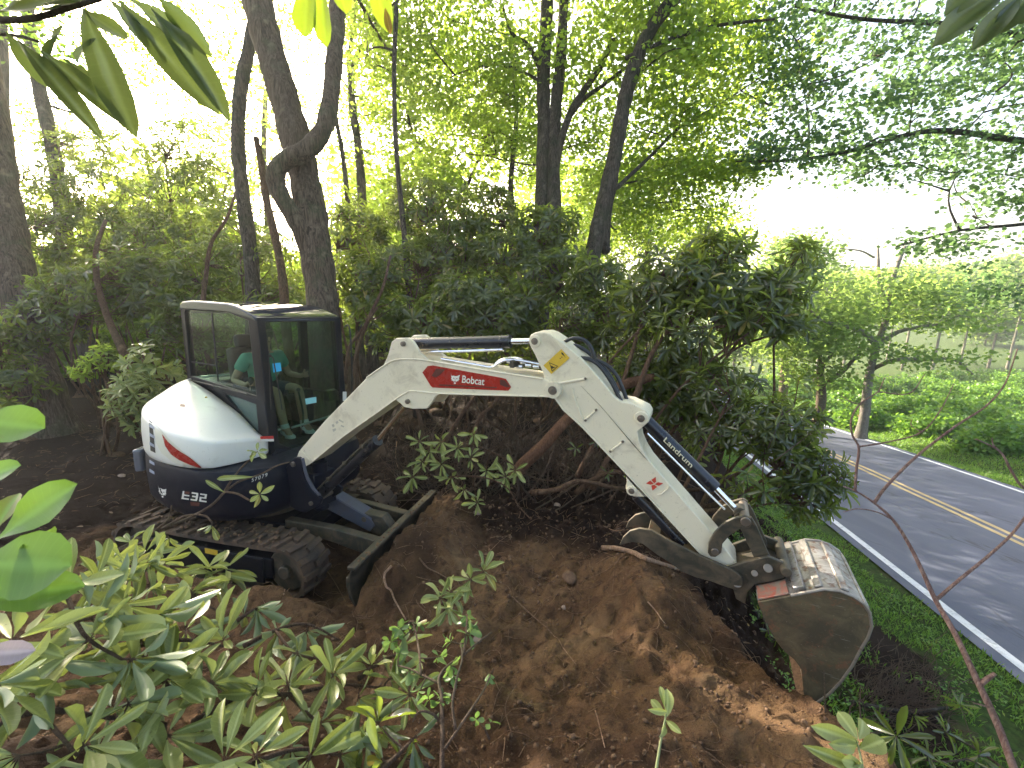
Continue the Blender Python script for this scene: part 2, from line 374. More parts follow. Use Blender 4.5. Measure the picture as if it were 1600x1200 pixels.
def _soil():
    q, t, n, l = newmat('soil_ground')
    tc = n.new('ShaderNodeTexCoord'); P = tc.outputs['Object']
    a1 = n.new('ShaderNodeAttribute'); a1.attribute_name = 'green'
    a2 = n.new('ShaderNodeAttribute'); a2.attribute_name = 'dark'
    f1 = noise(t, 2.2, 6, .65, P, .5); f2 = noise(t, 13, 8, .75, P, .3); f3 = noise(t, 70, 6, .7, P); f4 = noise(t, 240, 3, .6, P)
    c = mixrgb(t, (.150, .082, .044), (.250, .145, .072), ramp(t, f1, .38, .62))
    c = mixrgb(t, c, (.050, .030, .020), ramp(t, f2, .50, .64, 0, .85))
    c = mixrgb(t, c, (.27, .175, .09), ramp(t, f3, .56, .68, 0, .7))
    c = mixrgb(t, c, (.045, .027, .018), ramp(t, f4, .54, .64, 0, .8))
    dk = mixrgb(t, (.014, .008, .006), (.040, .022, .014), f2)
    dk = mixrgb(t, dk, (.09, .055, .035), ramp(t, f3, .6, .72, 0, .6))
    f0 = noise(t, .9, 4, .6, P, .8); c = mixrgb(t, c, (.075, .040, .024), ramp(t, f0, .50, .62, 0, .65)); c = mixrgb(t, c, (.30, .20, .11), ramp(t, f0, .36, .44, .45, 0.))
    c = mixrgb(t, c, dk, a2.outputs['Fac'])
    g = mixrgb(t, (.035, .06, .014), (.075, .13, .025), ramp(t, f2, .4, .6))
    g = mixrgb(t, g, (.09, .065, .035), ramp(t, f1, .5, .66, 0, .6))
    gm = ramp(t, math_(t, 'ADD', a1.outputs['Fac'], math_(t, 'MULTIPLY', math_(t, 'SUBTRACT', f2, .5), 1.0)), .4, .6)
    c = mixrgb(t, c, g, gm)
    h = math_(t, 'ADD', math_(t, 'MULTIPLY', f2, .5), math_(t, 'ADD', math_(t, 'MULTIPLY', f3, .35), math_(t, 'MULTIPLY', f4, .12)))
    finish(t, c, .95, normal=bump(t, h, 1.0, .09), spec=.15); return q
MT['soil'] = _soil()
MT['clod'] = dirty('soil_clod', (.175, .10, .052), (.075, .042, .025), .8, .95, scale=25, lo=.4, hi=.6, bmp=.8)
MT['stone'] = dirty('small_stone', (.28, .20, .15), (.14, .09, .06), .7, .85, scale=18, bmp=.5)
def _road():
    q, t, n, l = newmat('asphalt'); tc = n.new('ShaderNodeTexCoord'); P = tc.outputs['Object']
    f1 = noise(t, .5, 5, .6, P); f2 = noise(t, 60, 4, .7, P); f3 = noise(t, 1.4, 8, .8, P, 2.5)
    c = mixrgb(t, (.062, .070, .100), (.088, .097, .135), f1)
    c = mixrgb(t, c, (.15, .15, .17), ramp(t, f2, .55, .75, 0, .5))
    c = mixrgb(t, c, (.045, .045, .055), ramp(t, f3, .485, .50, 0, .0))
    mp = n.new('ShaderNodeMapping'); mp.inputs['Scale'].default_value = (1.6, .22, 1); l.new(P, mp.inputs[0])
    v = n.new('ShaderNodeTexVoronoi'); v.feature = 'DISTANCE_TO_EDGE'; v.inputs['Scale'].default_value = .8
    dn = n.new('ShaderNodeVectorMath'); dn.operation = 'ADD'; nn = n.new('ShaderNodeTexNoise'); nn.inputs['Scale'].default_value = 1.5
    l.new(mp.outputs[0], nn.inputs['Vector']); l.new(mp.outputs[0], dn.inputs[0]); l.new(nn.outputs['Color'], dn.inputs[1]); l.new(dn.outputs[0], v.inputs['Vector'])
    crack = ramp(t, v.outputs['Distance'], .0, .016, .85, 0.)
    dp = n.new('ShaderNodeVectorMath'); dp.operation = 'DOT_PRODUCT'; l.new(P, dp.inputs[0]); dp.inputs[1].default_value = (.967, -.255, 0)
    lane = math_(t, 'SINE', math_(t, 'MULTIPLY', math_(t, 'SUBTRACT', dp.outputs['Value'], 5.0), 4.1))
    c = mixrgb(t, c, (.05, .055, .078), ramp(t, lane, .0, 1., 0, .35))
    mq = n.new('ShaderNodeMapping'); mq.inputs['Rotation'].default_value = (0, 0, .26); mq.inputs['Scale'].default_value = (1, .06, 1); l.new(P, mq.inputs[0])
    c = mixrgb(t, c, (.125, .13, .16), ramp(t, noise(t, 2.5, 5, .6, mq.outputs[0]), .5, .7, 0, .45))
    c = mixrgb(t, c, (.03, .03, .038), math_(t, 'MULTIPLY', crack, ramp(t, f1, .42, .55)))
    finish(t, c, .75, normal=bump(t, f2, .3, .004), spec=.5); return q
MT['asphalt'] = _road()
def _paint(name, col):
    q, t, n, l = newmat(name); f = noise(t, 9, 6, .8); f2 = noise(t, 80, 3, .6)
    c = mixrgb(t, col, (.12, .12, .13), ramp(t, f, .52, .68, 0, .6)); c = mixrgb(t, c, (.14, .14, .15), ramp(t, f2, .6, .7, 0, .5))
    finish(t, c, .7); return q
MT['line_white'] = _paint('white_road_paint', (.62, .63, .64)); MT['line_yellow'] = _paint('yellow_road_paint', (.40, .30, .13))

q_, t_, n_, l_ = newmat('haze_air')
pv = n_.new('ShaderNodeVolumePrincipled'); pv.inputs['Color'].default_value = (.93, .96, .90, 1); pv.inputs['Density'].default_value = .0014; pv.inputs['Anisotropy'].default_value = .5
om = n_.new('ShaderNodeOutputMaterial'); l_.new(pv.outputs[0], om.inputs['Volume']); MT['haze'] = q_
MT['cyl_letter'] = dirty('cream_lettering', (.66, .60, .42), (.3, .25, .15), .4, .5, scale=20)
MT['pale_leaf'] = leafmat('pale_leaf', (.34, .27, .31), (.40, .32, .36), (.35, .3, .3), .3, .4, .4)
MT['bark_far'] = barkmat('far_bark', (.16, .14, .12), (.30, .26, .22), (.2, .22, .14))
MT['edge'] = dirty('worn_edge_steel', (.30, .27, .23), (.14, .08, .05), .8, .4, metal=.6, scale=14)
# ================================================================ ground and road
RD = nrm(ray(973.2, 558.7)); LAT = nrm([RD[1], -RD[0], 0]); UPR = np.cross(LAT, RD); UPR *= np.sign(UPR[2])
DIRH = np.array([-LAT[1], LAT[0], 0])
RH = 3.35
B0 = np.array([-2.602, 4.172, 0.])
RhM = rz(-.502)@ry(.013)@rx(-.062); RtM = rz(-.25)@ry(.013)@rx(-.062)
def zroad(x, y):
    x = np.asarray(x, float); y = np.asarray(y, float)
    T = x*DIRH[0]+y*DIRH[1]; Lt = x*LAT[0]+y*LAT[1]
    def zl(T_):
        X = Lt*LAT[0]+T_*DIRH[0]; Y = Lt*LAT[1]+T_*DIRH[1]
        return CH-(RH+X*UPR[0]+Y*UPR[1])/UPR[2]
    Tc = np.where(T < 42, T, 42+30*(1-np.exp(-(T-42)/30.)))
    Tc = np.where(T < -30, -30, Tc)
    return zl(Tc)
def zones(x, y):
    x = np.asarray(x, float); y = np.asarray(y, float)
    Lt = x*LAT[0]+y*LAT[1]; T = x*DIRH[0]+y*DIRH[1]
    Le = .62+.60*np.exp(-((T-1.75)/.85)**2)+.25*np.exp(-((T-.6)/.7)**2)+.18*vnoise(T*1.3, T*0+3.1)+.06*vnoise(T*5, T*0)
    Le = Le+sstep(5, 9, T)*.9
    return Lt, T, Le
def gz(x, y, micro=True):
    x = np.asarray(x, float); y = np.asarray(y, float)
    Lt, T, Le = zones(x, y)
    zr = zroad(x, y)
    b = np.zeros_like(x)
    b = b+1.12*np.exp(-(y/1.75)**2)*(1-sstep(3.0, 6.0, -x))
    b = b+.28*np.exp(-((x+1.9)/1.0)**2-((y-.9)/.6)**2)
    b = b+.12*np.exp(-((x+.1)/.7)**2-((y-3.3)/.6)**2)
    b = b+.34*np.exp(-((x-.95)/.40)**2-((y-2.75)/.75)**2)
    b = b+.12*np.exp(-((x+1.5)/.5)**2-((y-2.55)/.3)**2)
    b = b+.03*np.clip(-x-5, 0, 60)+.55*sstep(6.0, 9.0, y)*np.exp(-((x-0)/5)**2)*.6
    b = b+.25*fbm(x*.35, y*.35, 0, 3)*sstep(4.8, 8, np.abs(x+1.5)+np.abs(y-4)*.8)
    # dug hollow the machine stands in
    ux = (x-B0[0])*math.cos(.25)-(y-B0[1])*math.sin(.25)
    uy = (x-B0[0])*math.sin(.25)+(y-B0[1])*math.cos(.25)
    pad = (1-sstep(1.15, 1.5, np.abs(ux+.0)))*(1-sstep(.84, 1.02, np.abs(uy)))
    b = b+.20*np.exp(-((uy+1.10)/.20)**2)*(1-sstep(.9, 1.4, np.abs(ux-.1)))
    b = b+.27*sstep(1.53, 1.60, ux)*(1-sstep(1.75, 2.5, ux))*(1-sstep(.75, 1.05, np.abs(uy-.1)))
    tilt = -.062*uy-.013*ux
    b = b*(1-pad)+(tilt-.165)*pad
    t = np.clip((Lt-Le)/(4.15-Le), 0, 1)
    s = 1-(1-t)**1.9
    lip = sstep(0, .22, Lt-Le)*.42*(1-sstep(.4, 2.2, Lt-Le))
    z = b*(1-s)+(zr-.03)*s-lip
    right = sstep(10.95, 13.5, Lt)
    z = np.where(Lt > 4.15, zr-.03, z)
    z = z+right*(.35+.5*fbm(x*.12, y*.12, 4, 3))-.18*np.exp(-((Lt-11.8)/.5)**2)
    far = sstep(60, 200, np.hypot(x, y))
    z = z*(1-far)+(-10+np.clip(Lt*0, 0, 1))*far
    hd = np.hypot(x-40, y-10)
    hills = sstep(150, 420, hd)*(24+9*fbm(x*.006, y*.006, 2, 3))
    z = z+hills
    if micro:
        dig = (1-sstep(5.5, 8.5, np.hypot(x+.8, y-3)))*(1-sstep(.9, 2.0, Lt-Le))*(1-pad)
        n1 = fbm(x*3.1, y*3.1, 1, 4, .55); n2 = fbm(x*14, y*14, 5, 3, .6)
        rid = 1-np.abs(fbm(x*5.5, y*5.5, 9, 3))
        n3 = fbm(x*34, y*34, 2, 2, .6); r2 = 1-np.abs(fbm(x*11, y*11, 4, 2))
        z = z+dig*(.055*n1+.020*n2+.050*(rid-.6)+.011*n3+.034*(r2-.7))
        bank = sstep(0, .2, Lt-Le)*(1-sstep(1.2, 2.6, Lt-Le))
        z = z+bank*(.10*fbm(x*3, y*3, 7, 3)+.035*n2+.01*n3+.04*(r2-.7))
        vg = sstep(1.2, 2.2, Lt-Le)*(1-sstep(3.9, 4.3, Lt))+sstep(10.9, 11.5, Lt)
        z = z+vg*.04*n1
    return z
def axis(lo, hi, st, far_lo, far_hi, g=1.07):
    a = list(np.arange(lo, hi, st)); s = st; x = a[-1]
    while x < far_hi: s *= g; x += s; a.append(x)
    s = st; x = lo
    while x > far_lo: s *= g; x -= s; a.insert(0, x)
    return np.array(a)
gx = axis(-4.2, 2.9, .024, -1500, 1500); gy = axis(.7, 5.0, .024, -400, 1800)
X, Y = np.meshgrid(gx, gy); Z = gz(X, Y)
nx, ny = len(gx), len(gy)
V = np.stack([X.ravel(), Y.ravel(), Z.ravel()], 1)
ii = (np.arange(ny-1)[:, None]*nx+np.arange(nx-1)[None]).ravel()
loops = np.stack([ii, ii+1, ii+1+nx, ii+nx], 1).ravel()
me = mesh_np('ground', V, loops, np.arange(len(ii))*4, np.full(len(ii), 4))
Lt, T, Le = zones(X, Y)
green = sstep(.7, 1.7, Lt-Le+.5*fbm(X*1.1, Y*1.1, 3, 3))
patch = np.exp(-(((Lt-3.05)/.40)**2+((T-5.0)/.7)**2))+.9*np.exp(-(((Lt-2.55)/.40)**2+((T-3.9)/.7)**2))
green = np.clip(green-1.2*patch, 0, 1)
green = np.maximum(green, sstep(60, 120, np.hypot(X, Y)))
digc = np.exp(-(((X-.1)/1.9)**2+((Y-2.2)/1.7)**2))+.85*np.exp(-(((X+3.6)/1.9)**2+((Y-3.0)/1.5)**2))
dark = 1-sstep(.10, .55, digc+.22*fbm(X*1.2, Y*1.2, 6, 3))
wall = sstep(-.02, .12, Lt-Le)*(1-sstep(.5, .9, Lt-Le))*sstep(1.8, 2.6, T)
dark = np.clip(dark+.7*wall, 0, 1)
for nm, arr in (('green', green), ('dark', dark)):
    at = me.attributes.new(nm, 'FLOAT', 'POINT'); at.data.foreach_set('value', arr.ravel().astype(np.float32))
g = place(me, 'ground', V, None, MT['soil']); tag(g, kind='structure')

def road_strip(name, l0, l1, dz, mat, t0=-25, t1=190):
    Ts = np.concatenate([np.arange(t0, 60, 1.0), np.arange(60, t1, 4.)]); ls = np.linspace(l0, l1, max(2, int((l1-l0)/.8)+1))
    TT, LL = np.meshgrid(Ts, ls, indexing='ij'); wob = .012*vnoise(TT*1.7, LL*0) if l1-l0 < .3 else 0
    x = LL*LAT[0]+TT*DIRH[0]+wob; y = LL*LAT[1]+TT*DIRH[1]
    z = zroad(x, y)+dz-(.0)
    Vv = np.stack([x.ravel(), y.ravel(), z.ravel()], 1); a, b = TT.shape
    i0 = (np.arange(a-1)[:, None]*b+np.arange(b-1)[None]).ravel()
    lp = np.stack([i0, i0+1, i0+1+b, i0+b], 1)[:, ::-1].ravel()
    me_ = mesh_np(name, Vv, lp, np.arange(len(i0))*4, np.full(len(i0), 4))
    return tag(place(me_, name, Vv, None, mat), kind='structure')
LA, LB, LY = 4.49, 10.62, 7.62
road_strip('road', LA-.22, LB+.28, 0, MT['asphalt'])
road_strip('road_marking', LA-.06, LA+.06, .004, MT['line_white'])
road_strip('road_marking', LB-.06, LB+.06, .004, MT['line_white'])
road_strip('road_marking', LY-.17, LY-.06, .004, MT['line_yellow'])
road_strip('road_marking', LY+.06, LY+.17, .004, MT['line_yellow'])
_Zg = Z
def gzi(x, y):
    x = np.atleast_1d(np.asarray(x, float)); y = np.atleast_1d(np.asarray(y, float))
    i = np.clip(np.searchsorted(gx, x)-1, 0, nx-2); j = np.clip(np.searchsorted(gy, y)-1, 0, ny-2)
    a = (x-gx[i])/(gx[i+1]-gx[i]); b = (y-gy[j])/(gy[j+1]-gy[j])
    return _Zg[j, i]*(1-a)*(1-b)+_Zg[j, i+1]*a*(1-b)+_Zg[j+1, i]*(1-a)*b+_Zg[j+1, i+1]*a*b
_ts = .3*1.004**np.arange(1900)
def ground_hit(u, v, zoff=0.):
    r_ = ray(u, v); P = CO+r_*_ts[:, None]; k = np.nonzero(P[:, 2] < gzi(P[:, 0], P[:, 1])+zoff)[0]
    return P[k[0]] if len(k) else P[-1]
def G(x, y): return float(gzi(x, y)[0])
# ================================================================ excavator
def hp(x, y, z): return B0+RhM@np.array([x, y, z], float)
def tp(x, y, z): return B0+RtM@np.array([x, y, z], float)
def hps(L_): return np.array([hp(*q) for q in L_])
def tps(L_): return np.array([tp(*q) for q in L_])
EX = thing('excavator', 'white and black compact tracked excavator digging in brown soil under trees', 'excavator', B0, RtM)
YB = -.43
SB = hp(.78, 0, 0); EB = np.array([math.cos(YB), math.sin(YB), 0]); NB = np.array([-math.sin(YB), math.cos(YB), 0])
def BP(pts, lat): return np.array([onplane(u, v, SB+NB*lat, NB) for u, v in pts])
def bp(u, v, lat): return onplane(u, v, SB+NB*lat, NB)
def crom(P, n=8):
    P = np.asarray(P, float); Q = np.vstack([2*P[0]-P[1], P, 2*P[-1]-P[-2]]); out_ = []
    for i in range(1, len(Q)-2):
        for t in np.linspace(0, 1, n, endpoint=False):
            a, b, c, d = Q[i-1], Q[i], Q[i+1], Q[i+2]
            out_.append(.5*((2*b)+(-a+c)*t+(2*a-5*b+4*c-d)*t*t+(-a+3*b-3*c+d)*t**3))
    out_.append(P[-1]); return np.array(out_)

# ---- boom
BW = .115
bm_ = MB()
body = [(463, 716), (467, 705), (507, 658), (573, 590), (598, 572.5), (617, 562.5), (645, 561), (672, 564), (755, 578), (848, 592), (868, 598), (875, 609), (870, 619), (859.5, 620),
        (694, 615.5), (665, 612), (645, 611.5), (634, 614.5), (617, 625), (590, 645), (535, 684), (488, 722), (474, 729)]
bm_.prism(BP(body, -BW), NB*2*BW)
boom = obj('boom', bm_, MT['cream'], EX, bevel=.006)
for lat in (-BW-.004, BW-.024):
    q = MB(); q.prism(BP([(598, 573), (606, 556), (612, 534), (619, 528.5), (637, 528), (645, 534), (656, 552), (668, 562), (672, 565), (645, 562), (617, 563.5)], -BW-.004)+NB*(lat+BW+.004), NB*.028)
    obj('cylinder_bracket', q, MT['cream'], boom, bevel=.004)
    q = MB(); q.prism(BP([(617, 624), (626, 631), (631, 636), (645, 639), (667, 638.5), (674, 630), (680, 620), (688, 615), (665, 611), (645, 610), (632, 614)], -BW-.003)+NB*(lat+BW+.004), NB*.028)
    obj('cylinder_lug', q, MT['cream'], boom, bevel=.004)
q = MB()
q.tube(crom(BP([(573, 590), (598, 572.5), (617, 562.5), (645, 561), (672, 564), (755, 578), (848, 592)], -BW-.003)), .006, 8)
q.tube(crom(BP([(474, 729), (488, 721.5), (535, 683), (590, 644), (617, 624.5), (634, 614), (645, 611), (694, 615), (858, 619.5)], -BW-.003)), .006, 8)
q.tube(BP([(472.5, 704), (485, 720)], -BW-.003), .006, 8)
obj('weld_edge', q, MT['cream'], boom)
def pin(parent, u, v, lat, r_=.028, out_=.02, length=.03, mat='pin', collar=None, cmat='cream'):
    c = bp(u, v, lat)
    if collar:
        q = MB(); q.cyl(c-NB*out_*.6, c+NB*length, collar, seg=28); obj('pin_collar', q, MT[cmat], parent, bevel=.003)
    q = MB(); q.cyl(c-NB*out_, c+NB*length, r_*.86, seg=24); q.cyl(c-NB*out_*1.25, c-NB*out_*.9, r_*.45, seg=16)
    return obj('pin', q, MT[mat], parent, bevel=.002)
pin(boom, 631, 537, -BW-.004, .022); pin(boom, 638, 627, -BW-.003, .022)
pin(boom, 864, 609.5, -BW, .034, .016, collar=.055)
# red decal with its emblem and lettering, set on the near web of the boom
def place_flat(px_pts, lat): return BP(px_pts, lat)
q = MB(); q.prism(BP([(660, 582), (668, 572), (676, 571), (782, 590), (790, 592), (798.5, 605), (794, 610.5), (676, 605.5), (673, 603)], -BW-.0045), NB*.004)
dec = obj('red_decal', q, MT['red'], boom)
q = MB(); q.prism(BP([(674, 587), (682, 576), (696, 577), (685, 587.5), (680, 590)], -BW-.0065), NB*.002)
q.prism(BP([(781, 593), (789, 594.5), (797, 605), (790, 605), (781, 601)], -BW-.0065), NB*.002)
q.prism(BP([(685, 602.5), (776, 606.5), (776, 605.0), (687, 600.5)], -BW-.0065), NB*.002)
obj('decal_stripe', q, MT['redd'], dec)
_dg = None
def text_mesh(s, size=1., shear=0., bold=.0, spacing=1.):
    cu = bpy.data.curves.new('lettering', 'FONT'); cu.body = s; cu.size = size; cu.shear = shear; cu.offset = bold; cu.space_character = spacing
    ob = bpy.data.objects.new('tmp', cu); COL.objects.link(ob)
    dg = bpy.context.evaluated_depsgraph_get(); me_ = ob.evaluated_get(dg).to_mesh()
    V_ = np.array([v_.co[:2] for v_ in me_.vertices]); F_ = [tuple(p_.vertices) for p_ in me_.polygons]
    ob.evaluated_get(dg).to_mesh_clear(); bpy.data.objects.remove(ob); bpy.data.curves.remove(cu)
    V_ = V_-V_.min(0); return V_/V_[:, 0].max(), F_         # width 1
def cathead():
    P = [(.0, 1.0), (.10, .72), (.30, .80), (.5, .76), (.70, .80), (1.0, .98), (.93, .70), (.90, .5), (.98, .40), (.84, .36), (.88, .22), (.74, .26), (.66, .14), (.5, .20), (.36, .12), (.28, .24), (.12, .20), (.18, .34), (.02, .38), (.12, .50), (.06, .72)]
    eyes = [[(.26, .58), (.42, .50), (.40, .44), (.28, .48)], [(.74, .58), (.60, .50), (.60, .44), (.74, .48)], [(.44, .34), (.56, .34), (.5, .26)]]
    dot = [(.5+.11*math.cos(a), -.02+.10*math.sin(a)) for a in np.linspace(0, 6.28, 12, endpoint=False)]
    return P, eyes, dot
def mapf(o, ex, ey):                       # unit square -> pixels
    return lambda p_: (o[0]+ex[0]*p_[0]+ey[0]*p_[1], o[1]+ex[1]*p_[0]+ey[1]*p_[1])
Vt, Ft = text_mesh('Bobcat', bold=.012, spacing=1.0)
hh = Vt[:, 1].max(); f_ = mapf((721.5, 598), (35, 4.2), (1.2, -11.5))
q = MB(); q.add(BP([f_((a, b/hh)) for a, b in Vt], -BW-.0075), Ft); obj('lettering', q, MT['letter'], dec)
P_, E_, D_ = cathead(); f_ = mapf((703.5, 597.5), (14.5, 1.6), (1, -14))
q = MB(); q.add(BP([f_(p_) for p_ in P_], -BW-.0075), [tuple(range(len(P_)))]); q.add(BP([f_(p_) for p_ in D_], -BW-.0075), [tuple(range(len(D_)))]); obj('emblem', q, MT['letter'], dec)
q = MB()
for e_ in E_: q.add(BP([f_(p_) for p_ in e_], -BW-.0085), [tuple(range(len(e_)))])
obj('emblem_face', q, MT['red'], dec)
# worn sticker ghost low on the boom
q = MB()
for a in [[(518, 664), (521, 662), (523, 666), (520, 668)], [(524, 660), (527, 657), (529, 660), (526, 663)], [(519, 671), (524, 669), (525, 672), (521, 675)], [(530, 655), (537, 659), (536, 661), (529, 657)], [(533, 664), (538, 666), (537, 668), (532, 666)]]:
    q.prism(BP(a, -BW-.0015), NB*.002)
obj('worn_sticker', q, dirty('sticker_residue', (.36, .33, .26), (.5, .46, .38), .5, .7), boom)
# hydraulic pipes on top of boom
q = MB()
for k, lat in enumerate((-.07, -.03, .01, .05)):
    q.tube(crom(np.vstack([BP([(690, 560.5), (745, 570), (768, 573.5), (778, 568-k), (790, 563-k), (808, 563-k), (822, 565), (850, 571), (858, 577)], lat)])), .009, 8)
obj('hydraulic_pipe', q, MT['chrome'], boom)
for (u_, v_) in ((797, 565), (818, 566), (826, 571), (838, 573), (812, 573)):
    q = MB(); c_ = bp(u_, v_, -.06); q.cyl(c_-EB*.022, c_+EB*.022, .014, seg=6); obj('pipe_fitting', q, MT['chrome'], boom, bevel=.002)
q = MB(); q.box(bp(805, 567, -.05), (.03, .12, .05), np.stack([EB, NB, [0, 0, 1]], 1)); obj('pipe_clamp', q, MT['steel'], boom, bevel=.004)
q = MB()
for k, lat in enumerate((-.06, -.01, .04)):
    q.tube(crom(BP([(812, 564+3*k), (830, 566+3*k), (848, 569+2*k), (862, 578)], lat)), .013, 8)
obj('hose', q, MT['hose'], boom)
# ---- arm
AW = .088
arm_o = [(826, 531), (829, 523), (836, 519.5), (850, 519), (860, 522.5), (880, 536), (905, 557.5), (920, 572), (940, 595), (960, 620), (970, 627.5), (985, 630), (1000, 637), (1010, 642), (1015, 650), (1014, 659), (1006, 666), (996, 674), (999, 690), (1006, 706),
         (1016, 722), (1137, 862), (1150, 879), (1152, 884), (1146, 888), (1135, 887), (1102, 873.5), (1018, 782), (969, 733), (955, 716), (910, 668), (880, 640), (865, 621), (852, 600), (848, 582), (836, 555), (828, 540)]
q = MB(); q.prism(BP(arm_o, -AW), NB*2*AW); arm = obj('arm', q, MT['cream'], EX, bevel=.006)
for lat in (-AW-.004, AW-.02):
    q = MB(); q.prism(BP([(966, 729), (972, 733), (977, 741), (979.5, 752), (977.5, 762), (981, 771), (990, 776), (1005, 776.5), (1014, 778), (1024, 788), (1010, 779), (990, 757)], -AW-.004)+NB*(lat+AW+.004), NB*.024)
    obj('thumb_lug', q, MT['cream'], arm, bevel=.004)
q = MB()
q.tube(BP([(852, 601), (880, 640), (910, 667.5), (955, 715), (1018, 781.5), (1101, 872)], -AW-.002), .0055, 8)
q.tube(BP([(873, 599), (914, 592)], -AW-.002), .009, 8)
q.tube(BP([(894, 606), (897, 622), (911, 657)], -AW-.002), .006, 8)
q.tube(BP([(914, 656), (931, 641)], -AW-.002), .007, 8); q.tube(BP([(954, 705), (973, 690)], -AW-.002), .007, 8)
q.tube(BP([(1028, 773), (1034, 772), (1043, 764), (1045, 759)], -AW-.002), .005, 8)
obj('weld_edge', q, MT['cream'], arm)
q = MB(); q.prism(BP([(908, 603), (940, 637), (985, 690), (1012, 720), (1008, 716), (983, 688), (938, 634)], -AW-.003), NB*.004)
obj('plate_seam', q, dirty('seam_grime', (.34, .29, .2), (.2, .15, .09), .6, .7), arm)
for (u, v) in ((914.5, 591.5), (931.5, 640.5), (915, 656.5), (954, 705), (973, 690)):
    q = MB(); c = bp(u, v, -AW-.002); q.cyl(c-NB*.008, c+NB*.004, .008, seg=10); obj('bolt', q, MT['pin'], arm)
pin(arm, 836, 533, -AW-.002, .026, .014, collar=.040); pin(arm, 1002, 653, -AW-.002, .026, .018, collar=.042); pin(arm, 987, 766.5, -AW-.004, .022, .014, collar=.032)
# yellow warning sticker
q = MB(); q.prism(BP([(849, 571), (877, 545.5), (890, 559.5), (861.5, 584.5)], -AW-.0035), NB*.003); ws = obj('warning_sticker', q, MT['yellow'], arm)
q = MB(); tri = BP([(858, 566), (872, 572), (862.5, 581)], -AW-.0045); ctr = tri.mean(0)
q.ring(tri, ctr+(tri-ctr)*.78, NB*.001)
for a in ([(861.5, 571), (864.5, 573), (863, 577), (861, 574)], [(864, 573), (868, 573.5), (864.5, 575.5)], [(877, 550), (880, 552), (882, 556), (884, 559), (881, 556), (877.5, 553.5)], [(875, 559), (876.5, 560), (875.5, 561.2), (874.4, 560.3)], [(877.5, 557), (879, 558), (878, 559), (876.8, 558.2)]):
    q.prism(BP(a, -AW-.0045), NB*.001)
obj('warning_symbol', q, MT['ink'], ws)
# red cross-shaped mark
q = MB()
for a in ([(1009.5, 755.5), (1016, 751), (1021.3, 755.8), (1016.5, 757.5)], [(1018, 750), (1024.5, 745.5), (1025, 753), (1022, 755.2)], [(1023.3, 756.8), (1028, 753.6), (1036, 755.3), (1029.5, 759.3)], [(1017.8, 759), (1022.4, 757.6), (1026.5, 761), (1019.5, 766.5)]):
    q.prism(BP(a, -AW-.0035), NB*.003)
obj('red_mark', q, dirty('red_vinyl', (.50, .05, .03), (.3, .05, .03), .3, .4), arm)
# ---- cylinders
def cylinder(name, a, b, c, lat, rb, rr, r0=.03, mat='cylinder'):
    A, B_, C_ = bp(*a, lat), bp(*b, lat), bp(*c, lat); q = MB()
    q.cyl(A-NB*.035, A+NB*.035, r0, seg=20)
    d = nrm(B_-A); q.tube([A, A+d*.03, A+d*.031, B_-d*.07, B_-d*.069, B_], [rb*.8, rb*.85, rb, rb, rb*1.05, rb*1.05], 28)
    o = obj(name, q, MT[mat], EX, bevel=.003)
    q = MB(); q.cyl(B_, C_, rr, seg=20); obj('rod', q, MT['chrome'], o)
    q = MB(); q.cyl(C_-NB*.04, C_+NB*.04, r0, seg=20); obj('rod_end', q, MT['steel'], o, bevel=.003)
    return o, A, B_, C_
ac, A_, B_, C_ = cylinder('arm_cylinder', (634, 537), (798, 533.5), (836, 533), 0, .044, .021)
q = MB(); off = np.array([0, 0, -.056]); q.tube([A_+EB*.15+off-NB*.02, B_-EB*.05+off-NB*.02], .010, 8); obj('cylinder_pipe', q, MT['chrome'], ac)
bc, A2, B2, C2 = cylinder('bucket_cylinder', (1003, 650), (1117, 762), (1156, 803), 0, .038, .019)
dd = nrm(B2-A2); pp = nrm(np.cross(dd, NB)); pp = pp if pp[2] < 0 else -pp
q = MB(); q.tube([A2+dd*.1+pp*.05-NB*.01, B2+dd*.13+pp*.05-NB*.01], .008, 8); obj('cylinder_pipe', q, MT['chrome'], bc)
Vt, Ft = text_mesh('Landrum', bold=.012, spacing=1.0); hh = Vt[:, 1].max()
f_ = mapf((1036, 689), (43, 42.5), (5.2, -6.2)); q = MB()
def on_cyl(u, v, A, d, r_):
    o = CO-A; e = ray(u, v); o2 = o-d*np.dot(o, d); e2 = e-d*np.dot(e, d)
    a = e2@e2; b = 2*o2@e2; c = o2@o2-r_*r_; ds = max(0, b*b-4*a*c); return CO+e*((-b-math.sqrt(ds))/(2*a))
q.add([on_cyl(*f_((a, b/hh)), A2, dd, .0415) for a, b in Vt], Ft); obj('lettering', q, MT['cyl_letter'], bc)
boc, A3, B3, C3 = cylinder('boom_cylinder', (488, 785), (590, 688), (638, 628), 0, .048, .021, .035)
q = MB(); q.tube(crom([A3+(B3-A3)*t+np.array([0, 0, .06])-NB*.05 for t in (.15, .4, .7, .95)]), .009, 8)
for t in (.35, .6, .85): q.box(A3+(B3-A3)*t+np.array([0, 0, .058])-NB*.045, (.04, .03, .03), np.stack([EB, NB, [0, 0, 1]], 1))
obj('cylinder_pipe', q, MT['steel'], boc, bevel=.003)
# ---- hoses at the elbow
for pts, lat in (([(876, 541), (884, 533), (897, 528.5), (912, 531), (922, 541), (927, 554), (928, 566)], -.03), ([(903, 558), (922, 562), (938, 573), (954, 595), (966, 618), (975, 634)], -.05), ([(912, 559), (932, 563), (950, 572), (964, 588), (974, 610), (983, 636)], .0), ([(880, 545), (900, 540), (925, 556), (948, 580), (962, 604), (972, 630)], .05)):
    q = MB(); q.tube(crom(BP(pts, lat)), .0125, 10); obj('hose', q, MT['hose'], EX)
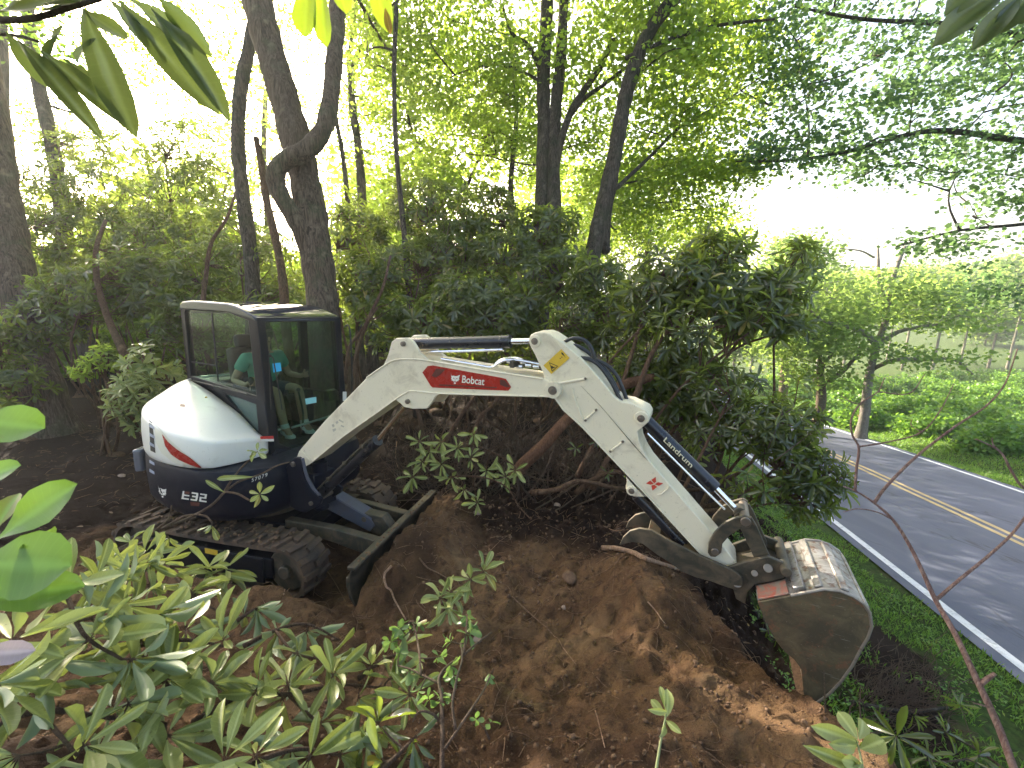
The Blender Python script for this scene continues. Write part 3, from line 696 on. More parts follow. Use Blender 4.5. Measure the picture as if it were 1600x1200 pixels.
# ---- linkage
def plates(name, pts, lats, th, mat, parent, bev=.004):
    o = None; base = BP(pts, lats[0])
    for k, la in enumerate(lats):
        q = MB(); q.prism(base+NB*(la-lats[0]), NB*th); o2 = obj(name, q, MT[mat], parent, bevel=bev); o = o or o2
    return o
plates('curved_link', [(1106, 864), (1107, 850), (1115, 834), (1130, 818), (1147, 810), (1163, 806), (1173, 810), (1175, 819), (1170, 826), (1156, 827), (1140, 837), (1129, 850), (1127, 864), (1118, 871), (1110, 870)], (-.118, .096), .022, 'steel', EX)
plates('straight_link', [(1157, 826), (1162, 812), (1174, 808), (1182, 821), (1204, 872), (1200, 886), (1186, 888), (1182, 880)], (-.090, .068), .022, 'steel', EX)
q = MB(); q.cyl(bp(1165, 816, -.13), bp(1165, 816, -.13)+NB*.26, .026, seg=20); lk = obj('link_pin', q, MT['pin'], EX, bevel=.003)
q = MB(); q.tube([bp(1157, 803, -.035), bp(1157, 803, -.035)+NB*.07], .036, 20); obj('rod_boss', q, MT['steel'], EX, bevel=.004)
q = MB(); q.cyl(bp(1117, 863, -.13), bp(1117, 863, -.13)+NB*.26, .021, seg=20); obj('link_pin', q, MT['pin'], EX, bevel=.003)
cp = plates('quick_coupler', [(1136, 888), (1165, 878), (1200, 870), (1223, 879), (1232, 893), (1226, 903), (1210, 908), (1180, 913), (1168, 926), (1164, 944), (1150, 936)], (-.125, .100), .025, 'steel', EX)
q = MB(); q.prism(BP([(1150, 893), (1200, 884), (1218, 892), (1170, 906)], -.10), NB*.2); q.cyl(bp(1229, 895, -.17), bp(1229, 895, -.17)+NB*.34, .027, seg=20); obj('coupler_block', q, MT['steel'], cp, bevel=.005)
for (u, v, r_) in ((1200, 888, .024), (1179, 896, .018), (1152, 911, .026)):
    q = MB(); q.cyl(bp(u, v, -.142), bp(u, v, -.10), r_, seg=20); obj('pin', q, MT['pin'], cp, bevel=.003)
# ---- thumb
th_near = [(968, 852), (973, 840), (984, 830), (999, 826), (1018, 829), (1047, 846), (1086, 865), (1122, 881), (1148, 893), (1160, 903), (1161, 914), (1151, 922), (1136, 918), (1112, 909), (1086, 902), (1064, 893), (1046, 879), (1028, 868), (1004, 850), (988, 847)]
th = plates('thumb', th_near, (-.150, .060), .022, 'steel', EX)
q = MB(); q.prism(BP([(1012, 832), (1030, 841), (1028, 846), (1010, 838)], -.128), NB*.188); q.prism(BP([(1068, 862), (1090, 873), (1086, 880), (1064, 869)], -.128), NB*.188); obj('cross_plate', q, MT['bucket'], th, bevel=.003)
tc_, At, Bt, Ct = cylinder('thumb_cylinder', (990, 768), (1068, 850), (1095, 878), .0, .040, .02, .024)
# ---- bucket
BL, BWd = -.245, .49
cont = [(1184, 941), (1236, 931), (1288, 921), (1312, 924), (1333, 932), (1350, 944), (1359, 958), (1362, 980), (1356, 997), (1346, 1013), (1332, 1040), (1314, 1065), (1296, 1084), (1278, 1097), (1262, 1104)]
mouth = [(1256, 1084), (1252, 1046), (1240, 1030), (1226, 1019), (1214, 1004), (1203, 986), (1190, 957)]
NP = BP(cont, BL); MO = BP(mouth, BL); cen = NP.mean(0)
q = MB(); q.prism(np.vstack([cen+(NP-cen)*1.0, MO]), NB*.016); q.prism(np.vstack([NP, MO])+NB*(BWd-.016), NB*.016)
bk = obj('bucket', q, MT['bucket'], EX, bevel=.004)
q = MB(); inn = cen+(NP-cen)*.965
A1 = np.vstack([NP, inn[::-1]])+NB*.016; q.add(np.vstack([A1, A1+NB*(BWd-.032)]), [(j, j+1, j+1+len(A1), j+len(A1)) for j in range(len(A1)-1)]+[(len(A1)-1, 0, len(A1), 2*len(A1)-1)]); obj('bucket_shell', q, MT['shell'], bk, smooth=50)
inn2 = cen+(NP-cen)*.958; A2_ = np.vstack([cen+(NP-cen)*.964, inn2[::-1]])+NB*.017; q = MB(); q.add(np.vstack([A2_, A2_+NB*(BWd-.034)]), [(j, j+1, j+1+len(A2_), j+len(A2_)) for j in range(len(A2_)-1)]); obj('soil_crust', q, MT['clod'], bk, smooth=50)
q = MB()                                    # raised edge of both side plates and wear bars across the back
for k in range(1, len(NP)-1):
    pass
q.tube(NP[1:]+NB*.004, .009, 8); q.tube(NP[1:]+NB*(BWd-.004), .009, 8)
obj('plate_edge', q, MT['edge'], bk)
q = MB()
def bar(a, b, h):
    P0 = NP[a]+(NP[a+1]-NP[a])*b[0]; P1 = NP[a]+(NP[a+1]-NP[a])*b[1]; n_ = nrm(np.cross(P1-P0, NB)); n_ = n_ if np.dot(n_, P0-cen) > 0 else -n_
    q.prism(np.array([P0-n_*.003, P0+n_*h, P1+n_*h, P1-n_*.003])+NB*.02, NB*(BWd-.04))
bar(1, (.15, .5), .028); bar(1, (.75, 1.), .014); bar(3, (.1, .8), .014); bar(5, (.1, .9), .012)
obj('wear_bar', q, MT['shell'], bk, bevel=.006)
q = MB(); P0 = NP[0]+(NP[1]-NP[0])*.05; P1 = NP[0]+(NP[1]-NP[0])*.97
n_ = nrm(np.cross(P1-P0, NB)); n_ = n_ if n_[2] > 0 else -n_
q.prism(np.array([P0+n_*.002, P0+n_*.012, P1+n_*.012, P1+n_*.002])+NB*.01, NB*.12); obj('red_plate', q, MT['redworn'], bk, bevel=.003)
q = MB(); q.prism(np.array([P0, P0+n_*.10, P0+(P1-P0)*.6+n_*.13, P1+n_*.02, P1])+NB*.15, NB*.022); q.prism(np.array([P0, P0+n_*.10, P0+(P1-P0)*.6+n_*.13, P1+n_*.02, P1])+NB*(BWd-.17), NB*.022); obj('bucket_ear', q, MT['bucket'], bk, bevel=.004)
q = MB(); tip = NP[-1]; dt = nrm(NP[-1]-NP[-2])
q.prism(np.array([NP[-2]+(cen-NP[-2])*.02, NP[-2], tip+dt*.05, tip+dt*.04+(cen-tip)*.03])+NB*.0, NB*BWd); obj('cutting_edge', q, MT['clod'], bk, bevel=.004)
q = MB()
for k in range(190):                          # soil sticking in the bucket mouth
    t = rng.random(); i = rng.integers(0, len(mouth)-1); P0 = MO[i]+(MO[i+1]-MO[i])*t+(cen-MO[i])*rng.uniform(.01, .30)+NB*rng.uniform(.03, BWd-.03)
    q.ball(P0, rng.uniform(.008, .038), 7, 5, M=rz(rng.random()*6)@rx(rng.random()*6)@np.diag([1, .8, .7]))
tag(obj('packed_soil', q, MT['clod'], bk), kind='stuff')
# ---- swing frame
q = MB(); sw = [(454.5, 721), (460, 714.5), (468, 715), (473, 723), (472, 737), (476, 749.5), (485, 766), (495, 775), (502, 780), (500, 788), (490, 794), (477, 801), (465, 798), (450, 790), (436, 780), (430, 769), (428, 748), (436, 738), (447, 730)]
q.prism(BP(sw, -.135), NB*.03); q.prism(BP(sw, -.135)+NB*.24, NB*.03)
sf = obj('swing_frame', q, MT['navy'], EX, bevel=.006)
q = MB(); pl = BP([(470, 716), (474, 736), (478, 749), (487, 765), (497, 775)], -.16); pl2 = BP([(474, 716), (478, 735), (482, 747.5), (491, 763), (501, 774)], -.16)
q.loft([np.array([pl[i], pl2[i], pl2[i]+NB*.012, pl[i]+NB*.012]) for i in range(len(pl))]); obj('hose_guard', q, MT['grey'], sf, bevel=.004)
q = MB(); q.box(hp(.66, 0, .72), (.42, .24, .34), RhM); q.cyl(hp(.80, 0, .5), hp(.80, 0, .98), .07); obj('swing_post', q, MT['navy'], sf, bevel=.01)
q = MB(); c = bp(459, 725, -.135); q.cyl(c-NB*.018, c+NB*.27, .024, seg=20); obj('pin', q, MT['pin'], sf, bevel=.003); q = MB(); c = bp(487, 786, -.135); q.cyl(c-NB*.02, c+NB*.27, .020, seg=20); obj('pin', q, MT['pin'], sf, bevel=.003)
# ---- slewing house: black lower body
plan = [(.60, -.16), (.58, -.34), (.50, -.52), (.36, -.66), (.15, -.745), (-.1, -.79), (-.4, -.805), (-.68, -.785), (-.92, -.70), (-1.1, -.54), (-1.21, -.32), (-1.25, -.08), (-1.25, .16), (-1.20, .40), (-1.08, .60), (-.90, .74), (-.62, .79), (-.2, .79), (.2, .79), (.42, .78), (.55, .70), (.60, .5), (.60, .2)]
def ringat(z, s, cx=-.3): return hps([(cx+(x-cx)*s, y*s, z) for x, y in plan])
q = MB(); q.loft([ringat(.50, .90), ringat(.52, .96), ringat(.60, 1.0), ringat(.80, 1.012), ringat(.95, 1.0), ringat(.985, .985)])
hb = obj('counterweight_body', q, MT['navy'], EX, smooth=60, bevel=.0)
q = MB(); q.cyl(tp(0, 0, .36), tp(0, 0, .51), .36, seg=40); obj('slewing_ring', q, MT['steel'], EX, bevel=.006)
# rounded rear corner bumper
q = MB(); q.loft([hps([(-1.02, -.70, z), (-1.20, -.45, z), (-1.27, -.46, z), (-1.08, -.755, z)]) for z in (.72, .76, .92, .96)]); obj('rear_bumper', q, dirty('glossy_grey', (.12, .13, .16), (.06, .05, .05), .4, .2, coat=.6), hb, bevel=.02)
# ---- white hood
st = [((.23, -.155), 1.12, (.20, -.16, 1.13)), ((.25, -.33), 1.16, (.17, -.165, 1.15)), ((.24, -.49), 1.185, (.12, -.17, 1.17)), ((.19, -.63), 1.20, (.04, -.17, 1.21)), ((.07, -.72), 1.225, (-.06, -.17, 1.27)), ((-.12, -.775), 1.26, (-.22, -.17, 1.35)),
      ((-.4, -.80), 1.30, (-.42, -.17, 1.41)), ((-.66, -.78), 1.345, (-.66, -.17, 1.49)), ((-.90, -.70), 1.385, (-.85, -.18, 1.545)), ((-1.07, -.55), 1.42, (-1.0, -.19, 1.58)), ((-1.18, -.34), 1.44, (-1.1, -.18, 1.60)), ((-1.225, -.08), 1.45, (-1.13, -.05, 1.60)), ((-1.225, .16), 1.45, (-1.13, .12, 1.60)), ((-1.18, .40), 1.44, (-1.1, .3, 1.6)), ((-1.06, .60), 1.42, (-1.05, .45, 1.6)), ((-.88, .73), 1.4, (-.9, .6, 1.6))]
rings = []
for lv in range(7):
    rr_ = []
    for (ox, oy), sz_, (ix, iy, iz) in st:
        if lv == 0: p_ = (ox*.985, oy*.985, 1.0)
        elif lv == 1: p_ = (ox, oy, 1.03)
        elif lv == 2: p_ = (ox*1.005, oy*1.008, 1.0+(sz_-1.0)*.55)
        elif lv == 3: p_ = (ox*.985+ix*.015, oy*.985, sz_-.004)
        elif lv == 4: p_ = (ox*.965+ix*.035, oy*.965+iy*.035, sz_+.018)
        elif lv == 5: p_ = (ox*.45+ix*.55, oy*.45+iy*.55, sz_*.25+iz*.75+.025)
        else: p_ = (ix, iy, iz)
        rr_.append(p_)
    rings.append(hps(rr_))
q = MB(); q.loft(rings, close=False, cap=False); hood = obj('engine_hood', q, MT['white'], EX, smooth=True, subsurf=2)
ca = hood.data.attributes.new('crease_edge', 'FLOAT', 'EDGE'); ns_ = len(st); crv = np.zeros(len(hood.data.edges), np.float32)
for i_, e_ in enumerate(hood.data.edges):
    a_, b_ = sorted(e_.vertices)
    if a_//ns_ == b_//ns_ and a_//ns_ in (1, 4): crv[i_] = .75 if a_//ns_ == 4 else .9
    if abs(a_-b_) == ns_ and a_ % ns_ == 3 and a_//ns_ < 4: crv[i_] = .6
ca.data.foreach_set('value', crv)
sm = hood.modifiers.new('t', 'SOLIDIFY'); sm.thickness = .02; sm.offset = -1
# ---- cab
RC, LC = -.145, .80
def ringp(name, outer, inner, vec, mat=MT['black'], parent=None, bev=.008):
    q = MB(); q.ring(outer, inner, vec); return obj(name, q, mat, parent or cab, bevel=bev)
prof = [(-1.19, 2.38), (-1.18, 2.43), (-1.12, 2.462), (-.9, 2.475), (-.25, 2.455), (-.10, 2.43), (.17, 2.345), (.215, 2.31), (.215, 2.29), (-.25, 2.37)]
q = MB()
ys = [RC-.012, RC+.0, RC+.04, (RC+LC)/2, LC-.04, LC, LC+.012]; sc_ = [.90, .97, 1., 1.02, 1., .97, .90]
cx_, cz_ = -.49, 2.36
q.loft([hps([(cx_+(x-cx_)*(1-(1-s_)*.25), y, cz_+(z-cz_)*s_) for x, z in prof]) for y, s_ in zip(ys, sc_)])
MT['roof'] = dirty('glossy_roof', (.018, .022, .034), (.05, .05, .05), .2, .07, coat=.0, specks=False, spec=.5)
cab = obj('cab', q, MT['roof'], EX, smooth=40, bevel=.012)
lv = RhM@np.array([0, 1., 0]); fv = RhM@np.array([1., 0, 0])
ringp('side_frame', hps([(-1.19, RC, 1.55), (-1.185, RC, 2.41), (-1.1, RC, 2.44), (-.24, RC, 2.42), (.21, RC, 2.325), (.24, RC, 1.48)]), hps([(-1.115, RC, 1.64), (-1.10, RC, 2.335), (-1.07, RC, 2.37), (-.26, RC, 2.36), (.06, RC, 2.295), (.10, RC, 1.565)]), lv*.06)
ringp('lower_side_frame', hps([(-.80, RC-.004, 1.60), (.24, RC-.004, 1.52), (.275, RC-.004, 1.0), (.05, RC-.004, 1.04), (-.40, RC-.004, 1.37)]), hps([(-.48, RC-.004, 1.535), (.085, RC-.004, 1.475), (.095, RC-.004, 1.17), (.055, RC-.004, 1.165), (-.30, RC-.004, 1.41)]), lv*.055)
ringp('side_frame', hps([(-1.19, LC, 1.0), (-1.185, LC, 2.41), (-1.1, LC, 2.44), (-.24, LC, 2.42), (.21, LC, 2.325), (.27, LC, .85)]), hps([(-1.10, LC, 1.3), (-1.10, LC, 2.30), (-1.05, LC, 2.35), (-.26, LC, 2.35), (.10, LC, 2.28), (.16, LC, .98)]), -lv*.06)
q = MB(); q.beam(hp(-.42, LC-.03, 1.1), hp(-.42, LC-.03, 2.36), .10, .05, fv); obj('door_post', q, MT['black'], cab, bevel=.006)
ringp('rear_frame', hps([(-1.19, RC, 1.5), (-1.185, RC, 2.42), (-1.185, LC, 2.42), (-1.19, LC, 1.5)]), hps([(-1.19, RC+.07, 1.62), (-1.185, RC+.07, 2.33), (-1.185, LC-.07, 2.33), (-1.19, LC-.07, 1.62)]), fv*.05)
fo = [(.212, RC, 2.33), (.212, LC, 2.33), (.27, LC, 1.0), (.28, LC-.08, .80), (.28, .05, .80), (.27, RC, 1.0)]
fi = [(.216, RC+.075, 2.285), (.216, LC-.075, 2.285), (.264, LC-.065, 1.12), (.275, LC-.17, .96), (.275, .11, .96), (.265, RC+.10, 1.08)]
ringp('front_frame', hps(fo), hps(fi), -fv*.05)
def pane(name, pts, vec, parent=None):
    q = MB(); q.prism(pts, vec); return obj(name, q, MT['glass'], parent or cab)
wr = pane('side_window', hps([(-1.115, RC+.02, 1.64), (-1.10, RC+.02, 2.335), (-1.07, RC+.02, 2.37), (-.26, RC+.02, 2.36), (.06, RC+.02, 2.295), (.10, RC+.02, 1.565)]), lv*.004)
q = MB(); q.beam(hp(-1.1, RC+.02, 1.80), hp(-.60, RC+.02, 1.80), .010, .012); q.beam(hp(-.60, RC+.02, 1.63), hp(-.60, RC+.02, 2.36), .010, .012); obj('window_seal', q, MT['interior'], wr)
lw = pane('side_window', hps([(-.48, RC+.02, 1.535), (.085, RC+.02, 1.475), (.095, RC+.02, 1.17), (.055, RC+.02, 1.165), (-.30, RC+.02, 1.41)]), lv*.004); lw.data.materials[0] = MT['glass_pale']
pane('side_window', hps([(-1.10, LC-.02, 1.3), (-1.10, LC-.02, 2.30), (-1.05, LC-.02, 2.35), (-.26, LC-.02, 2.35), (.10, LC-.02, 2.28), (.16, LC-.02, .98)]), -lv*.004)
pane('rear_window', hps([(-1.17, RC+.07, 1.62), (-1.165, RC+.07, 2.33), (-1.165, LC-.07, 2.33), (-1.17, LC-.07, 1.62)]), fv*.004)
wsn = pane('windshield', hps([(a-.015, b, c) for a, b, c in fi]), -fv*.004); wsn.data.materials[0] = MT['glass_dark']
# parts on the windshield
def hf(u, v, off=0.): n = RhM[:, 0]; return onplane(u, v, hp(.25+off, 0, 1.6), n)
q = MB(); q.tube([hf(423, 556, .02), hf(427, 560, .035), hf(441, 640, .03)], .006, 8); q.tube([hf(420, 548, .02), hf(423, 640, .02)], .004, 6); q.ball(hf(422, 556, .02), .014); obj('wiper', q, MT['ink'], wsn)
q = MB(); q.tube([hf(427, 674, -.03), hf(438, 671, -.03)], .012, 10); q.tube([hf(456, 668, -.03), hf(531, 646, -.03)], .012, 10); obj('grab_bar', q, dirty('grey_bar', (.30, .31, .31), (.15, .13, .11), .4, .4), cab)
q = MB(); q.prism([hf(*p_, .004) for p_ in ((425.5, 568), (438, 566.5), (440, 579.5), (427, 582))], fv*.001); obj('blue_card', q, MT['cyan'], wsn)
q = MB(); q.prism([hf(*p_, .004) for p_ in ((476.5, 623), (494, 620), (494.5, 629), (478, 632))], fv*.001); obj('pale_card', q, MT['teal'], wsn)
q = MB(); q.prism([hf(*p_, .03) for p_ in ((535.5, 612), (541, 612), (541, 626), (535.5, 626.5))], fv*.006); obj('white_tag', q, MT['letter'], cab)
q = MB(); q.prism([hf(*p_, .035) for p_ in ((406, 682), (427, 681), (428, 685.5), (407, 686))], fv*.001); obj('red_label', q, dirty('sticker_red', (.6, .04, .03), (.4, .1, .08), .3, .5), cab)
q = MB(); q.prism([hf(*p_, .035) for p_ in ((407, 686.3), (428, 685.8), (428, 689.5), (407.5, 690))], fv*.001); obj('white_label', q, MT['letter'], cab)
q = MB(); q.tube(crom([hp(.24, LC+.02, 2.22), hp(.30, LC+.05, 2.2), hp(.31, LC+.05, 1.7), hp(.29, LC+.03, 1.2), hp(.26, LC+.02, 1.18)]), .010, 8); obj('grab_handle', q, MT['ink'], cab)
q = MB(); q.tube([hp(-.02, RC-.02, 1.57), hp(-1.05, RC-.02, 1.60)], .008, 8); obj('window_rail', q, MT['ink'], cab)
# floor, front body panel, interior
q = MB(); q.prism(hps([(.26, .72, .82), (.29, .60, .98), (.28, .1, .98), (.27, RC+.06, 1.05), (.27, RC-.01, .98), (.45, RC-.02, .96), (.50, .3, .90), (.50, .74, .80)]), RhM@np.array([0, 0, -.14])); obj('front_panel', q, MT['navy'], cab, bevel=.015)
q = MB(); q.box(hp(-.45, .33, .98), (1.35, .9, .05), RhM); obj('cab_floor', q, MT['interior'], cab)
q = MB(); q.box(hp(-.48, RC+.12, 1.30), (1.0, .16, .50), RhM); q.box(hp(-.62, LC-.10, 1.25), (.7, .13, .42), RhM); q.box(hp(-1.0, .33, 1.30), (.35, .8, .6), RhM); obj('console', q, MT['interior'], cab, bevel=.02)
q = MB(); q.box(hp(-.58, .36, 1.36), (.46, .46, .11), RhM); q.box(hp(-.58, .36, 1.2), (.3, .3, .3), RhM)
seat = obj('seat', q, MT['seat'], cab, bevel=.035, seg=3)
q = MB(); q.box(hp(-.83, .36, 1.68), (.11, .46, .55), RhM@ry(-.12)); q.box(hp(-.88, .36, 2.02), (.09, .26, .16), RhM@ry(-.12)); obj('backrest', q, MT['seat'], cab, bevel=.035, seg=3)
for y_, x_ in ((.0, -.22), (.66, -.22)):
    q = MB(); q.tube(crom([hp(x_-.05, y_, 1.45), hp(x_-.02, y_, 1.55), hp(x_, y_, 1.64)]), .013, 8); q.ball(hp(x_, y_, 1.665), .028, sc=(1, 1, 1.4)); obj('joystick', q, MT['ink'], cab)
for y_ in (.28, .42):
    q = MB(); q.tube(crom([hp(-.05, y_, 1.0), hp(.0, y_, 1.25), hp(-.06, y_, 1.5)]), .011, 8); q.ball(hp(-.06, y_, 1.52), .022); obj('travel_lever', q, MT['ink'], cab)
q = MB(); q.tube(crom([hp(.17, .70, 1.46), hp(.08, .58, 1.50), hp(-.1, .52, 1.52)]), .012, 8); q.box(hp(.14, .70, 1.44), (.10, .16, .12), RhM); obj('dash_monitor', q, MT['ink'], cab, bevel=.01)
# ---- decals seen on the curved body and hood
bpy.context.view_layer.update()
def bvh_of(o):
    dg = bpy.context.evaluated_depsgraph_get(); e = o.evaluated_get(dg); me_ = e.to_mesh()
    mw = o.matrix_world; t_ = BVHTree.FromPolygons([mw@v_.co for v_ in me_.vertices], [tuple(p_.vertices) for p_ in me_.polygons]); e.to_mesh_clear(); return t_
def stick(bv, u, v, off):
    r_ = Vector(ray(u, v)).normalized(); h, n_, i_, d_ = bv.ray_cast(Vector(CO), r_)
    if h is None: h = Vector(CO)+r_*5; return np.array(h)
    return np.array(h)-np.array(r_)*off
bv_b, bv_h = bvh_of(hb), bvh_of(hood)
def grid_decal(name, top, bot, bv, off, mat, parent, n=24, k=5, thick=0):
    def rs(P, n_):
        P = np.asarray(P, float); s_ = np.concatenate([[0], np.cumsum(np.linalg.norm(np.diff(P, axis=0), axis=1))]); t_ = np.linspace(0, s_[-1], n_); return np.stack([np.interp(t_, s_, P[:, i]) for i in (0, 1)], 1)
    A, B_ = rs(top, n), rs(bot, n); q = MB()
    q.loft([[stick(bv, *(A[j]+(B_[j]-A[j])*i/k), off) for j in range(n)] for i in range(k+1)], close=False, cap=False)
    return obj(name, q, mat, parent, smooth=True)
grid_decal('light_recess', [(242, 662), (252, 672), (264, 686), (286, 706), (318, 733)], [(243, 690), (252, 708), (270, 722), (296, 733), (321, 736)], bv_h, .004, dirty('recess_cream', (.60, .58, .46), (.4, .35, .25), .4, .5), hood)
tl = grid_decal('tail_light', [(253, 678), (262, 690), (276, 702), (298, 716), (317, 732)], [(258, 697), (267, 710), (280, 719), (298, 727), (318, 733.5)], bv_h, .008, MT['red'], hood)
MT['slat'] = dirty('pale_slat', (.30, .34, .42), (.15, .15, .16), .4, .35)
grid_decal('vent_panel', [(232.5, 656), (238, 660)], [(235, 704), (243, 708)], bv_h, .004, MT['ink'], hb, n=4, k=8)
for k in range(6):
    y_ = 662+k*14; grid_decal('vent_slat', [(233.5, y_), (241, y_+5)], [(233.5, y_+5), (241.5, y_+9.5)], bv_h if k < 3 else bv_b, .008, MT['slat'], hb, n=4, k=2)
f_ = mapf((283.5, 779.5), (39, 5.5), (2.2, -12.5)); q = MB()
for R4 in ((0, 0, .08, 1), (.08, 0, .29, .17), (.08, .42, .29, .59), (.36, .83, .62, 1), (.36, 0, .62, .17), (.40, .42, .55, .59), (.55, .17, .63, .83), (.70, .83, .97, 1), (.89, .5, .97, .83), (.70, .42, .97, .58), (.70, .0, .78, .42), (.78, 0, 1.0, .17)):
    x0_, y0_, x1_, y1_ = R4; q.add([stick(bv_b, *f_(p_), .004) for p_ in ((x0_, y0_), (x1_, y0_), (x1_, y1_), (x0_, y1_))], [(0, 1, 2, 3)])
obj('model_lettering', q, MT['letter'], hb)
grid_decal('red_stripe', [(288, 767.5), (296, 768.5)], [(287.5, 771.5), (295.5, 772.5)], bv_b, .0055, MT['redd'], hb, n=4, k=2); grid_decal('red_stripe', [(297, 784), (312, 785.5)], [(298, 790), (311, 791)], bv_b, .004, MT['redd'], hb, n=4, k=2)
Vt, Ft = text_mesh('57079', bold=.0, spacing=1.35); hh = Vt[:, 1].max(); f_ = mapf((393, 753.5), (24.5, -9), (.5, -6)); q = MB(); q.add([stick(bv_b, *f_((a, b/hh)), .004) for a, b in Vt], Ft); obj('chalk_number', q, MT['letter'], hb)
f_ = mapf((247.5, 773), (13, 5.5), (-.5, -15)); q = MB()
q.add([stick(bv_b, *f_(p_), .004) for p_ in P_], [tuple(range(len(P_)))]); q.add([stick(bv_b, *f_(p_), .004) for p_ in D_], [tuple(range(len(D_)))]); obj('emblem', q, MT['letter'], hb)
q = MB()
for e_ in E_: q.add([stick(bv_b, *f_(p_), .0055) for p_ in e_], [tuple(range(len(e_)))])
obj('emblem_face', q, MT['navy'], hb)
grid_decal('hood_badge', [(282, 631), (289, 632)], [(281, 635), (289, 636)], bv_h, .004, MT['redd'], hood, n=3, k=2)
q = MB(); q.ball(stick(bv_h, 322, 621, .0), .012); obj('hood_latch', q, MT['yellow'], hood)
# ---- undercarriage
uc = MB(); uc.box(tp(0, 0, .24), (.9, .70, .22), RtM); uc.box(tp(-.5, 0, .16), (.2, 1.0, .14), RtM); uc.box(tp(.5, 0, .16), (.2, 1.0, .14), RtM)
ucb = obj('undercarriage_frame', uc, MT['black'], EX, bevel=.01)
ZO, XO = -.145, -.06
def tpZ(x, y, z): return tp(x+XO, y, z+ZO)
def tpsZ(L_): return np.array([tpZ(*q_) for q_ in L_])
def track(y0):
    r_ = .25; xc = .84; n = 72; P = []
    Ltop = 2*xc; per = 2*Ltop+2*math.pi*r_
    def at(s):
        s = s % per
        if s < Ltop: x = -xc+s; return np.array([x, .52-.012*math.sin(math.pi*s/Ltop)]), np.array([0, 1.])
        s -= Ltop
        if s < math.pi*r_: a = math.pi/2-s/r_; return np.array([xc+r_*math.cos(a), .27+r_*math.sin(a)]), np.array([math.cos(a), math.sin(a)])
        s -= math.pi*r_
        if s < Ltop: return np.array([xc-s, .02]), np.array([0, -1.])
        s -= Ltop; a = -math.pi/2-s/r_; return np.array([-xc+r_*math.cos(a), .27+r_*math.sin(a)]), np.array([math.cos(a), math.sin(a)])
    q = MB(); ringsv = []
    for k in range(n):
        c, nn_ = at(per*k/n); i_ = c-nn_*.03
        ringsv.append(tpsZ([(c[0], y0, c[1]), (c[0], y0+.32, c[1]), (i_[0], y0+.32, i_[1]), (i_[0], y0, i_[1])]))
    ringsv.append(ringsv[0]); q.loft(ringsv, cap=False)
    m_ = 36
    for k in range(m_):
        for side in (0, 1):
            s0 = per*(k+.5*side)/m_; w0, w1 = (y0-.004, y0+.175) if side == 0 else (y0+.145, y0+.324)
            for ya, yb, ds in ((w0, (w0+w1)/2, 0), ((w0+w1)/2, w1, .018 if side == 0 else -.018)):
                pass
            a0 = 0 if side == 0 else .022; a1 = .022 if side == 0 else 0
            VV = []
            for dz, tp_ in ((-.004, 1.), (.026, .8)):
                for (yy, sh) in ((w0, a0), (w1, a1)):
                    for ds in (-.027*tp_, .027*tp_):
                        c, nn_ = at(s0+ds+sh); c2 = c+nn_*dz; VV.append(tpZ(c2[0], yy, c2[1]))
            q.add(VV, [(0, 1, 3, 2), (4, 6, 7, 5), (0, 4, 5, 1), (1, 5, 7, 3), (3, 7, 6, 2), (2, 6, 4, 0)])
    t_ = obj('rubber_track', q, MT['rubber'], EX, smooth=35, bevel=.0)
    yc = y0+.16
    q = MB(); q.box(tpZ(0, yc, .27), (1.42, .20, .20), RtM); q.box(tpZ(0, yc+(-.11 if y0 < 0 else .11), .25), (1.25, .02, .24), RtM); fr = obj('side_beam', q, MT['black'], t_, bevel=.01)
    q = MB(); q.cyl(tpZ(.84, yc-.08, .27), tpZ(.84, yc+.08, .27), .19, seg=32); q.cyl(tpZ(.84, yc-.12, .27), tpZ(.84, yc+.12, .27), .06, seg=20); obj('front_idler', q, MT['steel'], t_, bevel=.01)
    q = MB(); q.cyl(tpZ(-.84, yc-.05, .27), tpZ(-.84, yc+.05, .27), .20, seg=18); q.cyl(tpZ(-.84, yc-.13, .27), tpZ(-.84, yc+.13, .27), .11, seg=24); obj('drive_sprocket', q, MT['steel'], t_, bevel=.01)
    for x_ in (-.45, -.12, .22, .52):
        q = MB(); q.cyl(tpZ(x_, yc-.11, .11), tpZ(x_, yc+.11, .11), .07, seg=20); obj('track_roller', q, MT['steel'], t_, bevel=.008)
    if y0 > 0:
        q = MB(); q.tube(crom(tpsZ([(.90, y0-.01, .20), (.95, y0-.01, .26), (.93, y0-.01, .34), (.86, y0-.01, .36)])), .014, 8); obj('yellow_mark', q, MT['yellow'], t_)
    return t_, fr
tn, frn = track(-.775); tf_, frf = track(.455)
yc = -.775+.16-.12
def tsd(u, v, y_): n = RtM[:, 1]; return onplane(u, v, tp(0, y_, 0), n)
q = MB(); q.prism([tsd(u, v, -.742) for u, v in ((320, 856), (340, 860), (340, 868), (321, 864))], RtM[:, 1]*-.002); obj('yellow_sticker', q, MT['yellow'], frn)
